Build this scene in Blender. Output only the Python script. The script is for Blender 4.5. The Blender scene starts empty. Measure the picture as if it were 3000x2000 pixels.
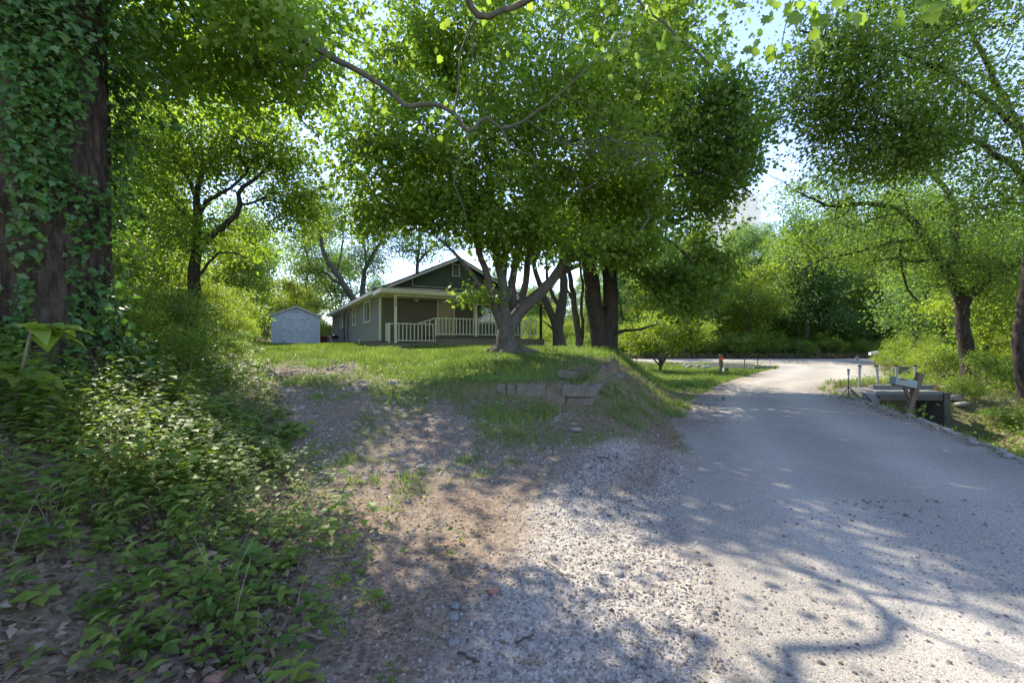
import bpy, math, random
import numpy as np
from mathutils import Vector, Matrix

random.seed(11)
rng = np.random.default_rng(11)
SC = bpy.context.scene
COL = SC.collection

# ------------------------------------------------------------------ camera
FPX, HZ, CH = 1262.0, 1014.0, 1.6
cam = bpy.data.cameras.new('camera')
cam.sensor_width = 36.0
cam.lens = 36.0 * FPX / 3000.0
cam.shift_y = 14.0 / 3000.0
cam.clip_start = 0.05
cam.clip_end = 2000.0
camo = bpy.data.objects.new('camera', cam)
camo.location = (0, 0, CH)
camo.rotation_euler = (math.radians(90), 0, 0)
COL.objects.link(camo)
SC.camera = camo

# ------------------------------------------------------------------ light
SUN_DIR = Vector((-0.56, 0.83, 0.0)).normalized()
SUN_EL = math.radians(44)
to_sun = Vector((SUN_DIR.x * math.cos(SUN_EL), SUN_DIR.y * math.cos(SUN_EL), math.sin(SUN_EL)))
sl = bpy.data.lights.new('sun', 'SUN')
sl.energy = 2.5
sl.angle = math.radians(0.5)
sl.color = (1.0, 0.92, 0.78)
so = bpy.data.objects.new('sun', sl)
so.rotation_euler = to_sun.to_track_quat('Z', 'Y').to_euler()
so.location = (-30, 15, 40)
COL.objects.link(so)

world = bpy.data.worlds.new('World')
SC.world = world
world.use_nodes = True
wn, wl = world.node_tree.nodes, world.node_tree.links
wn.clear()
wo = wn.new('ShaderNodeOutputWorld')
bg = wn.new('ShaderNodeBackground')
sky = wn.new('ShaderNodeTexSky')
sky.sky_type = 'NISHITA'
sky.sun_disc = False
sky.sun_elevation = SUN_EL
sky.sun_rotation = math.atan2(to_sun.x, to_sun.y)
sky.air_density = 1.0
sky.dust_density = 0.0
sky.ozone_density = 2.0
bg.inputs[1].default_value = 0.15
# white clouds low over the horizon and thin wisps higher up
tc = wn.new('ShaderNodeTexCoord')
mp = wn.new('ShaderNodeMapping')
mp.inputs['Scale'].default_value = (1.0, 1.0, 2.6)
mp.inputs['Location'].default_value = (0.35, 0.1, 0.0)
nz = wn.new('ShaderNodeTexNoise')
nz.inputs['Scale'].default_value = 3.2
nz.inputs['Detail'].default_value = 8
nz.inputs['Roughness'].default_value = 0.55
cr = wn.new('ShaderNodeValToRGB')
cr.color_ramp.elements[0].position = 0.55
cr.color_ramp.elements[1].position = 0.72
sx = wn.new('ShaderNodeSeparateXYZ')
hr = wn.new('ShaderNodeMapRange')
hr.inputs[1].default_value = 0.02
hr.inputs[2].default_value = 0.5
hr.inputs[3].default_value = 0.95
hr.inputs[4].default_value = 0.10
mm = wn.new('ShaderNodeMath'); mm.operation = 'MULTIPLY'
# one puffy cloud above the far trees: a soft blob of directions broken by noise
vd = wn.new('ShaderNodeVectorMath'); vd.operation = 'DISTANCE'
cd = Vector(((2150 - 1500) / FPX, 1.0, (1014 - 650) / FPX)).normalized()
vd.inputs[1].default_value = cd
nz2 = wn.new('ShaderNodeTexNoise')
nz2.inputs['Scale'].default_value = 14
nz2.inputs['Detail'].default_value = 6
ad = wn.new('ShaderNodeMath'); ad.operation = 'MULTIPLY_ADD'
ad.inputs[1].default_value = -0.11
pr = wn.new('ShaderNodeMapRange')
pr.inputs[1].default_value = 0.015
pr.inputs[2].default_value = -0.012
mx2 = wn.new('ShaderNodeMath'); mx2.operation = 'MAXIMUM'
hs = wn.new('ShaderNodeHueSaturation')
hs.inputs['Hue'].default_value = 0.515
hs.inputs['Saturation'].default_value = 0.95
hs.inputs['Value'].default_value = 0.80
mix = wn.new('ShaderNodeMixRGB')
mix.inputs[2].default_value = (1.3, 1.4, 1.55, 1)
wl.new(tc.outputs['Generated'], mp.inputs[0])
wl.new(mp.outputs[0], nz.inputs['Vector'])
wl.new(nz.outputs[0], cr.inputs[0])
wl.new(tc.outputs['Generated'], sx.inputs[0])
wl.new(sx.outputs[2], hr.inputs[0])
wl.new(cr.outputs[0], mm.inputs[0])
wl.new(hr.outputs[0], mm.inputs[1])
wl.new(tc.outputs['Generated'], vd.inputs[0])
wl.new(tc.outputs['Generated'], nz2.inputs['Vector'])
wl.new(nz2.outputs[0], ad.inputs[0])
wl.new(vd.outputs['Value'], ad.inputs[2])
wl.new(ad.outputs[0], pr.inputs[0])
wl.new(mm.outputs[0], mx2.inputs[0])
wl.new(pr.outputs[0], mx2.inputs[1])
wl.new(sky.outputs[0], hs.inputs['Color'])
wl.new(hs.outputs[0], mix.inputs[1])
wl.new(mx2.outputs[0], mix.inputs[0])
wl.new(mix.outputs[0], bg.inputs[0])
wl.new(bg.outputs[0], wo.inputs[0])

SC.view_settings.view_transform = 'Standard'
SC.view_settings.look = 'None'
SC.view_settings.gamma = 1.0
SC.view_settings.use_curve_mapping = False
SC.view_settings.exposure = 2.0
SC.render.engine = 'CYCLES'
SC.cycles.max_bounces = 8
SC.cycles.diffuse_bounces = 6
SC.cycles.glossy_bounces = 2
SC.cycles.transmission_bounces = 5
SC.cycles.transparent_max_bounces = 8
SC.cycles.caustics_reflective = False
SC.cycles.caustics_refractive = False


# ------------------------------------------------------------------ helpers
def P(px, py, D):
    return np.array(((px - 1500) / FPX * D, D, CH + (HZ - py) / FPX * D))


def tag(o, label=None, cat=None, group=None, kind=None):
    if label: o['label'] = label
    if cat: o['category'] = cat
    if group: o['group'] = group
    if kind: o['kind'] = kind
    return o


def empty(name, loc, rz=0.0):
    o = bpy.data.objects.new(name, None)
    o.location = loc
    o.rotation_euler = (0, 0, rz)
    o.empty_display_size = 0.2
    COL.objects.link(o)
    return o


def link(name, me, parent=None, loc=None, rot=None, scale=None):
    o = bpy.data.objects.new(name, me)
    COL.objects.link(o)
    if parent is not None: o.parent = parent
    if loc is not None: o.location = loc
    if rot is not None: o.rotation_euler = rot
    if scale is not None: o.scale = scale
    return o


def copy_tree(o, parent=None):
    c = o.copy()
    COL.objects.link(c)
    if parent is not None: c.parent = parent
    for ch in list(o.children):
        copy_tree(ch, c)
    return c


def mesh_np(name, V, F, mat=None, attrs=None, smooth=False):
    """V (n,3); F (m,k) constant k."""
    V = np.ascontiguousarray(V, dtype=np.float32)
    F = np.ascontiguousarray(F, dtype=np.int32)
    me = bpy.data.meshes.new(name)
    m, k = F.shape
    me.vertices.add(len(V))
    me.vertices.foreach_set('co', V.ravel())
    me.loops.add(m * k)
    me.loops.foreach_set('vertex_index', F.ravel())
    me.polygons.add(m)
    me.polygons.foreach_set('loop_start', np.arange(0, m * k, k, dtype=np.int32))
    me.polygons.foreach_set('loop_total', np.full(m, k, dtype=np.int32))
    if smooth:
        me.polygons.foreach_set('use_smooth', np.ones(m, dtype=bool))
    if attrs:
        for an, av in attrs.items():
            av = np.ascontiguousarray(av, dtype=np.float32)
            if av.ndim == 1:
                a = me.attributes.new(an, 'FLOAT', 'POINT')
                a.data.foreach_set('value', av)
            else:
                a = me.attributes.new(an, 'FLOAT_COLOR', 'POINT')
                a.data.foreach_set('color', av.ravel())
    me.update(calc_edges=True)
    if mat: me.materials.append(mat)
    return me


class MB:
    """collects boxes, bars, tubes and prisms; one mesh object"""
    def __init__(s): s.v = []; s.f = []

    def add(s, vs, fs):
        n = len(s.v)
        s.v += [tuple(p) for p in vs]
        s.f += [tuple(i + n for i in f) for f in fs]
        return s

    def box(s, x0, x1, y0, y1, z0, z1):
        vs = [(x0, y0, z0), (x1, y0, z0), (x1, y1, z0), (x0, y1, z0), (x0, y0, z1), (x1, y0, z1), (x1, y1, z1), (x0, y1, z1)]
        return s.add(vs, [(0, 3, 2, 1), (4, 5, 6, 7), (0, 1, 5, 4), (1, 2, 6, 5), (2, 3, 7, 6), (3, 0, 4, 7)])

    def bar(s, a, b, w, h, up=(0, 0, 1)):
        a = Vector(a); b = Vector(b); d = (b - a).normalized()
        u = Vector(up)
        sd = d.cross(u)
        if sd.length < 1e-4: sd = d.cross(Vector((0, 1, 0)))
        sd.normalize(); u = sd.cross(d).normalized()
        vs = []
        for p in (a, b):
            for (i, j) in ((-1, -1), (1, -1), (1, 1), (-1, 1)):
                vs.append(p + sd * (i * w / 2) + u * (j * h / 2))
        return s.add(vs, [(0, 1, 2, 3), (7, 6, 5, 4), (0, 4, 5, 1), (1, 5, 6, 2), (2, 6, 7, 3), (3, 7, 4, 0)])

    def tube(s, pts, r, n=8, cap=True):
        pts = [Vector(p) for p in pts]
        if not hasattr(r, '__len__'): r = [r] * len(pts)
        rings = []
        ref = Vector((0.13, 0.31, 0.94))
        for i, p in enumerate(pts):
            d = (pts[min(i + 1, len(pts) - 1)] - pts[max(i - 1, 0)]).normalized()
            if abs(d.dot(ref)) > .95: ref = Vector((1, 0, 0))
            a = d.cross(ref).normalized(); b = d.cross(a)
            rings.append([p + (a * math.cos(t) + b * math.sin(t)) * r[i] for t in [2 * math.pi * k / n for k in range(n)]])
        vs = [q for rg in rings for q in rg]
        fs = []
        for i in range(len(pts) - 1):
            for k in range(n):
                k2 = (k + 1) % n
                fs.append((i * n + k, i * n + k2, (i + 1) * n + k2, (i + 1) * n + k))
        if cap:
            fs.append(tuple(range(n - 1, -1, -1)))
            fs.append(tuple((len(pts) - 1) * n + k for k in range(n)))
        return s.add(vs, fs)

    def prism(s, poly, y0, y1):
        """poly in xz, extruded in y"""
        n = len(poly)
        vs = [(x, y0, z) for x, z in poly] + [(x, y1, z) for x, z in poly]
        fs = [tuple(range(n)), tuple(range(2 * n - 1, n - 1, -1))]
        for k in range(n):
            fs.append((k, k + n, (k + 1) % n + n, (k + 1) % n))
        return s.add(vs, fs)

    def mesh(s, name, mat, smooth=False):
        me = bpy.data.meshes.new(name)
        me.from_pydata(s.v, [], s.f)
        me.update()
        if smooth:
            for p in me.polygons: p.use_smooth = True
        if mat: me.materials.append(mat)
        return me

    def build(s, name, mat, parent=None, smooth=False, **kw):
        return link(name, s.mesh(name, mat, smooth), parent, **kw)


# ---- value noise (numpy)
def _h(i, j, k):
    n = (i.astype(np.int64) * 374761393 + j.astype(np.int64) * 668265263 + k.astype(np.int64) * 974634777) & 0xffffffff
    n = ((n ^ (n >> 13)) * 1274126177) & 0xffffffff
    n = n ^ (n >> 16)
    return (n & 0xffff) / 65535.0


def vnoise(x, y, z=None):
    if z is None: z = np.zeros_like(x)
    x = np.asarray(x, float); y = np.asarray(y, float); z = np.asarray(z, float)
    xi, yi, zi = np.floor(x), np.floor(y), np.floor(z)
    fx, fy, fz = x - xi, y - yi, z - zi
    fx, fy, fz = [t * t * (3 - 2 * t) for t in (fx, fy, fz)]
    r = 0
    for a in (0, 1):
        for b in (0, 1):
            for c in (0, 1):
                w = (fx if a else 1 - fx) * (fy if b else 1 - fy) * (fz if c else 1 - fz)
                r = r + w * _h(xi + a, yi + b, zi + c)
    return r


def fbm(x, y, z=None, o=3):
    r = 0; a = .5; t = 0
    for i in range(o):
        r = r + a * vnoise(np.asarray(x) * 2 ** i + 17 * i, np.asarray(y) * 2 ** i, None if z is None else np.asarray(z) * 2 ** i)
        t += a; a *= .5
    return r / t


def ss(a, b, x):
    t = np.clip((x - a) / (b - a), 0, 1)
    return t * t * (3 - 2 * t)


# ------------------------------------------------------------------ materials
def nodes(name):
    m = bpy.data.materials.new(name)
    m.use_nodes = True
    nt = m.node_tree
    return m, nt, nt.nodes, nt.links, nt.nodes['Principled BSDF']


def mat_plain(name, col, rough=.6, var=.15, scale=6, bump=.1, bscale=40, metallic=0, spec=.3, stretch=(1, 1, 1)):
    m, nt, n, l, b = nodes(name)
    b.inputs['Roughness'].default_value = rough
    b.inputs['Metallic'].default_value = metallic
    b.inputs['Specular IOR Level'].default_value = spec
    g = n.new('ShaderNodeTexCoord')
    mp = n.new('ShaderNodeMapping'); mp.inputs['Scale'].default_value = stretch
    l.new(g.outputs['Object'], mp.inputs[0])
    t = n.new('ShaderNodeTexNoise'); t.inputs['Scale'].default_value = scale; t.inputs['Detail'].default_value = 6
    t.inputs['Roughness'].default_value = .65
    l.new(mp.outputs[0], t.inputs['Vector'])
    r = n.new('ShaderNodeValToRGB')
    r.color_ramp.elements[0].position = .3; r.color_ramp.elements[1].position = .7
    r.color_ramp.elements[0].color = tuple(c * (1 - var) for c in col) + (1,)
    r.color_ramp.elements[1].color = tuple(min(1, c * (1 + var)) for c in col) + (1,)
    l.new(t.outputs[0], r.inputs[0])
    l.new(r.outputs[0], b.inputs['Base Color'])
    if bump:
        t2 = n.new('ShaderNodeTexNoise'); t2.inputs['Scale'].default_value = bscale; t2.inputs['Detail'].default_value = 4
        l.new(mp.outputs[0], t2.inputs['Vector'])
        bp = n.new('ShaderNodeBump'); bp.inputs['Strength'].default_value = bump; bp.inputs['Distance'].default_value = .02
        l.new(t2.outputs[0], bp.inputs['Height'])
        l.new(bp.outputs[0], b.inputs['Normal'])
    return m


def mat_leaf(name, dark, light, trans, tw=.45, rough=.5, spec=.35):
    m, nt, n, l, b = nodes(name)
    out = n['Material Output']
    at = n.new('ShaderNodeAttribute'); at.attribute_name = 'rnd'
    r = n.new('ShaderNodeValToRGB')
    r.color_ramp.elements[0].color = dark + (1,)
    r.color_ramp.elements[1].color = light + (1,)
    l.new(at.outputs['Fac'], r.inputs[0])
    # broad tonal patches through the crown
    g = n.new('ShaderNodeNewGeometry')
    t = n.new('ShaderNodeTexNoise'); t.inputs['Scale'].default_value = .7; t.inputs['Detail'].default_value = 3
    l.new(g.outputs['Position'], t.inputs['Vector'])
    mr = n.new('ShaderNodeMapRange'); mr.inputs[1].default_value = .35; mr.inputs[2].default_value = .65
    mr.inputs[3].default_value = .78; mr.inputs[4].default_value = 1.2
    l.new(t.outputs[0], mr.inputs[0])
    v = n.new('ShaderNodeVectorMath'); v.operation = 'SCALE'
    l.new(r.outputs[0], v.inputs[0]); l.new(mr.outputs[0], v.inputs['Scale'])
    l.new(v.outputs[0], b.inputs['Base Color'])
    b.inputs['Roughness'].default_value = rough
    b.inputs['Specular IOR Level'].default_value = spec
    tr = n.new('ShaderNodeBsdfTranslucent')
    v2 = n.new('ShaderNodeVectorMath'); v2.operation = 'MULTIPLY'
    v2.inputs[1].default_value = trans
    l.new(v.outputs[0], v2.inputs[0])
    l.new(v2.outputs[0], tr.inputs[0])
    mx = n.new('ShaderNodeMixShader'); mx.inputs[0].default_value = tw
    l.new(b.outputs[0], mx.inputs[1]); l.new(tr.outputs[0], mx.inputs[2])
    l.new(mx.outputs[0], out.inputs['Surface'])
    return m


def mat_bark(name, c1, c2, sc=(9, 9, 1.6), bump=.8, blotch=None):
    m, nt, n, l, b = nodes(name)
    b.inputs['Roughness'].default_value = .9
    b.inputs['Specular IOR Level'].default_value = .15
    g = n.new('ShaderNodeTexCoord')
    mp = n.new('ShaderNodeMapping'); mp.inputs['Scale'].default_value = sc
    l.new(g.outputs['Object'], mp.inputs[0])
    t = n.new('ShaderNodeTexNoise'); t.inputs['Scale'].default_value = 2.2; t.inputs['Detail'].default_value = 8
    t.inputs['Roughness'].default_value = .7; t.inputs['Distortion'].default_value = .6
    l.new(mp.outputs[0], t.inputs['Vector'])
    r = n.new('ShaderNodeValToRGB')
    r.color_ramp.elements[0].position = .35; r.color_ramp.elements[1].position = .68
    r.color_ramp.elements[0].color = c1 + (1,); r.color_ramp.elements[1].color = c2 + (1,)
    l.new(t.outputs[0], r.inputs[0])
    src = r.outputs[0]
    if blotch:
        t3 = n.new('ShaderNodeTexNoise'); t3.inputs['Scale'].default_value = 2.6; t3.inputs['Detail'].default_value = 4
        l.new(g.outputs['Object'], t3.inputs['Vector'])
        r3 = n.new('ShaderNodeValToRGB'); r3.color_ramp.elements[0].position = .48; r3.color_ramp.elements[1].position = .6
        l.new(t3.outputs[0], r3.inputs[0])
        mx = n.new('ShaderNodeMixRGB'); mx.inputs[2].default_value = blotch + (1,)
        l.new(r3.outputs[0], mx.inputs[0]); l.new(src, mx.inputs[1])
        src = mx.outputs[0]
    l.new(src, b.inputs['Base Color'])
    bp = n.new('ShaderNodeBump'); bp.inputs['Strength'].default_value = bump; bp.inputs['Distance'].default_value = .03
    l.new(t.outputs[0], bp.inputs['Height']); l.new(bp.outputs[0], b.inputs['Normal'])
    return m


M = {}
M['maple'] = mat_leaf('maple_leaf', (0.0775, 0.1424, 0.0191), (0.1704, 0.2711, 0.0413), (2.5920, 2.3000, 0.8550), .48)
M['dark'] = mat_leaf('dark_leaf', (0.0669, 0.1289, 0.0246), (0.1376, 0.2314, 0.0440), (2.4192, 2.2080, 0.9500), .46)
M['lime'] = mat_leaf('lime_leaf', (0.1444, 0.2103, 0.0256), (0.2401, 0.3105, 0.0517), (1.9008, 1.8400, 0.7600), .5)
M['elm'] = mat_leaf('elm_leaf', (0.0716, 0.1428, 0.0239), (0.1532, 0.2447, 0.0469), (2.3328, 2.1160, 0.8550), .46)
M['syc'] = mat_leaf('sycamore_leaf', (0.1069, 0.1967, 0.0328), (0.1966, 0.2909, 0.0618), (2.2464, 2.1160, 0.8550), .52)
M['wood'] = mat_leaf('woodland_leaf', (0.0977, 0.1718, 0.0372), (0.1915, 0.2769, 0.0737), (1.9872, 1.9320, 0.8550), .45)
M['wood2'] = mat_leaf('woodland_leaf_b', (0.0669, 0.1493, 0.0383), (0.1442, 0.2380, 0.0688), (2.0736, 1.9320, 0.9500), .45)
M['ivy'] = mat_leaf('ivy_leaf', (0.0401, 0.1017, 0.0246), (0.0918, 0.1917, 0.0413), (2.1600, 2.0240, 0.8550), .38, .38, .5)
M['weed'] = mat_leaf('weed_leaf', (.075, .155, .026), (.25, .33, .065), (1.9008, 1.8400, 0.8550), .42, .48, .25)
M['grass'] = mat_leaf('grass_blade', (0.1024, 0.1817, 0.0340), (0.2132, 0.2720, 0.0789), (1.6416, 1.6560, 0.8550), .38, .5, .35)
M['dead'] = mat_leaf('dead_leaf', (.11, .075, .05), (.36, .28, .20), (.9, .7, .5), .12, .7, .2)
M['stonechip'] = mat_leaf('stone_chip', (.13, .112, .093), (.43, .385, .33), (.1, .1, .1), .0, .9, .2)
M['straw'] = mat_leaf('straw', (.14, .125, .06), (.27, .23, .14), (1.2, 1.0, .8), .25, .7, .2)
M['b_maple'] = mat_bark('bark_maple', (.06, .053, .042), (.15, .135, .11), (7, 7, 2.2), .7, (.11, .11, .088))
M['b_dark'] = mat_bark('bark_dark', (.022, .018, .015), (.085, .07, .058))
M['b_grey'] = mat_bark('bark_grey', (.06, .052, .042), (.17, .15, .125))
M['b_syc'] = mat_bark('bark_sycamore', (.07, .06, .046), (.16, .145, .115), (5, 5, 2), .4, (.09, .095, .065))
M['b_old'] = mat_bark('bark_furrowed', (.028, .022, .016), (.115, .092, .068), (8, 8, 1.5), 1.0)
M['dirt'] = None
M['siding'] = mat_plain('vinyl_siding', (.32, .315, .305), .55, .06, 3, .05, 60)
M['siding_f'] = mat_plain('vinyl_siding_shaded', (.155, .15, .12), .55, .06, 3, .05, 60)  # same grey siding, porch shade put into its colour
M['siding_g'] = mat_plain('gable_siding_green_cast', (.09, .12, .08), .55, .08, 3, .05, 60)  # same siding again, unlit gable and green reflection put into the colour
M['cream'] = mat_plain('cream_paint', (.66, .64, .50), .5, .07, 5, .05)
M['white'] = mat_plain('white_trim', (.72, .72, .70), .5, .06, 5, .05)
M['door'] = mat_plain('tan_door_paint', (.40, .36, .24), .5, .06, 4, .04)
M['cmu'] = mat_plain('cinder_block', (0.1920, 0.1600, 0.1216), .92, .22, 5, .5, 60)
M['cmu2'] = mat_plain('weathered_block', (.205, .18, .14), .95, .3, 7, .6, 70)
M['shingle'] = mat_plain('dark_shingle', (0.0768, 0.0704, 0.0640), .9, .3, 12, .4, 60)
M['shed'] = mat_plain('pale_blue_shed_paint', (.56, .61, .63), .55, .05, 4, .06, 50)
M['shed2'] = mat_plain('pale_blue_trim_paint', (.64, .68, .69), .5, .05, 4, .04)
M['black'] = mat_plain('black_metal', (0.0192, 0.0192, 0.0205), .4, .2, 10, .03)
M['glass'] = mat_plain('window_glass', (0.0154, 0.0179, 0.0205), .06, .2, 2, 0, spec=.8)
M['curtain'] = mat_plain('curtain', (0.2048, 0.2560, 0.2432), .8, .1, 8, .1, stretch=(8, 8, 1))
M['conc'] = mat_plain('concrete', (.17, .172, .16), .9, .18, 3, .35, 50)
M['conc_d'] = mat_plain('dark_concrete', (.10, .09, .07), .9, .25, 4, .35, 50)  # darker, browner concrete for the deck and parts of the culvert
M['pipe'] = mat_plain('grey_pipe', (0.3661, 0.3590, 0.3731), .5, .12, 6, .06)
M['mail'] = mat_plain('mailbox_paint', (.26, .31, .27), .45, .07, 5, .04)
M['red'] = mat_plain('red_flag_paint', (0.2816, 0.0384, 0.0320), .5, .1, 8, 0)
M['rust'] = mat_plain('rusty_barrel', (0.1280, 0.0282, 0.0230), .7, .35, 8, .2)
M['plank'] = mat_plain('weathered_wood', (0.1536, 0.1126, 0.0742), .85, .25, 5, .4, 50, stretch=(3, 3, .6))
M['plankd'] = mat_plain('dark_wood_and_shaded_post', (0.0704, 0.0576, 0.0461), .85, .3, 6, .4, 40, stretch=(3, 3, .6))
M['plankg'] = mat_plain('grey_plank', (0.2944, 0.2944, 0.2944), .85, .2, 6, .4, 40)
M['orange'] = mat_plain('orange_marking', (0.7680, 0.1152, 0.0384), .5, .1, 8, 0)
M['tanblock'] = mat_plain('tan_wall_block', (0.5658, 0.4742, 0.3578), .9, .2, 6, .5, 50)
M['rock'] = mat_plain('limestone', (0.3040, 0.2880, 0.2641), .9, .3, 5, .6, 25)
M['rockp'] = mat_plain('pink_stone', (0.3840, 0.2048, 0.1408), .9, .25, 9, .6, 40)
M['ac'] = mat_plain('air_conditioner_metal', (0.4608, 0.4608, 0.4352), .5, .06, 5, .04)
M['stick'] = mat_plain('dry_stick', (0.2432, 0.1920, 0.1344), .85, .3, 12, .4, 50)
M['stickd'] = mat_plain('dark_stick', (0.0896, 0.0640, 0.0512), .85, .3, 12, .4, 50)


# ------------------------------------------------------------------ terrain
def eL(y):   # left edge of the gravel road
    return np.interp(y, [-40, 0, 2, 4.15, 5.2, 6.5, 7.5, 9, 12.2, 17, 21, 27, 33, 36.5, 60],
                     [-1.0, .9, 1.1, 1.5, 2.0, 2.7, 2.95, 3.4, 4.9, 7.9, 10.8, 15.5, 20.5, 20.5, 24])


def eR(y):   # right edge
    return np.interp(y, [-40, 3, 5.8, 8.9, 12.9, 16, 19.5, 20.8, 30, 41, 60], [3.5, 6.0, 6.9, 8.5, 10.2, 11.6, 14.5, 18.6, 25.7, 34, 48])


def dL(y):   # left edge of the drive
    return np.interp(y, [-20, 0, 2.5, 5.2, 8.1, 14, 24, 32, 50], [-.2, -.5, -1.1, -2.5, -4.6, -8.6, -13.2, -17.6, -22])


def dR(y):   # right edge of the drive
    return np.interp(y, [0, 5, 8, 9.5, 10.3, 14, 18, 40], [.3, -.1, -1.2, -2.0, -3.0, -6.0, -8.5, -16])


PY = [-40, 3.5, 6, 8, 10, 13, 16, 22, 30, 36, 44, 60, 400]
PZ = [0, 0, .16, .46, .8, 1.17, 1.4, 1.45, 1.70, 1.8, 1.2, .6, .6]


def Pz(y):
    return (np.interp(y - .6, PY, PZ) + np.interp(y, PY, PZ) + np.interp(y + .6, PY, PZ)) / 3


def wallcoords(x, y):
    sA = (x - 1.35) * .39 + (y - 8.0) * .92
    sB = (x - 1.35) * -.894 + (y - 8.0) * .447
    return sA, sB


def H(x, y, micro=True):
    x = np.asarray(x, float); y = np.asarray(y, float)
    e, r, d_l = eL(y), eR(y), dL(y)
    w = np.interp(y, [4, 8, 12, 17, 24, 30, 40], [1.0, 1.4, 2.4, 2.9, 4.2, 5, 6])
    off = np.interp(y, [8, 12, 17, 21, 27, 33, 40], [0, .25, 1.4, 3.2, 6.8, 12, 14])
    S = ss(0, 1, (e - off - x) / w)
    z = Pz(y) * S
    z = np.where(y > 38, z * (1 - ss(38, 46, y) * ss(-10, 4, x)), z)
    sA, sB = wallcoords(x, y)
    T = np.interp(y, [7.5, 8.4, 10, 12, 14, 17], [.80, .86, 1.02, 1.27, 1.42, 1.42])
    wt = ss(0.0, .10, sA) * ss(0.0, .06 + np.clip(y - 10.6, 0, 9) * .9, sB) * ss(-2.6, -.6, x) * (1 - ss(16, 20, y))
    z = np.where(T > z, z + (T - z) * wt, z)
    z = z + .30 * np.exp(-(np.clip(-sB, 0, 9) / .8) ** 2) * (sB < .1) * ss(7.6, 9.5, y) * (1 - ss(12.5, 15, y)) * ss(0, .5, x - .5)
    d = d_l - x
    bank = ss(0, 3.8, d) * 1.25 + np.clip(d - 3, 0, 25) * .10
    z = z + bank * np.interp(y, [-5, 1, 20, 27, 34], [.8, 1, .9, .55, .25])
    q = x - r
    kk = 2.2 * ss(13.6, 14.6, x)
    cr = 1 - ss(14.3 - kk, 14.5 + kk * .5, y)
    z = z - cr * 1.35 * ss(.15, 1.5, q) + cr * 1.25 * ss(3.3, 6.5, q)
    z = z - (1 - cr) * .5 * ss(.5, 2.0, q) * (1 - ss(3, 6, q)) * ss(22, 24, y) * (1 - ss(34, 38, y))
    z = z + np.clip(q - 8, 0, 60) * .10 * (1 - ss(30, 42, y)) 
    # small ditch in front of the tan block wall, far road embankment
    far = ss(37.0, 38.6, y)
    z = z + .30 * far * ss(-20, 0, x)
    inlawn = (1 - ss(-3, .5, x - e)) * ss(3, 7, x)
    z = z - .55 * ss(29.5, 31, y) * (1 - ss(33.5, 37.5, y)) * inlawn
    # wooded hill beyond
    z = z + np.clip((y - 50) * .30, 0, 15) * ss(0, 28, x)
    z = z + np.clip((y - 60) * .10, 0, 6) * (1 - ss(-25, 15, x))
    if micro:
        onr = ss(-.3, .3, x - e) * (1 - ss(-.3, .3, x - r))
        rough = .25 + .75 * (1 - onr)
        z = z + rough * (.07 * (fbm(x * .7, y * .7) - .5) + .03 * (fbm(x * 3.1 + 5, y * 3.1) - .5))
    return z


def Hs(x, y):
    return float(H(np.array([x]), np.array([y]))[0])


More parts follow.
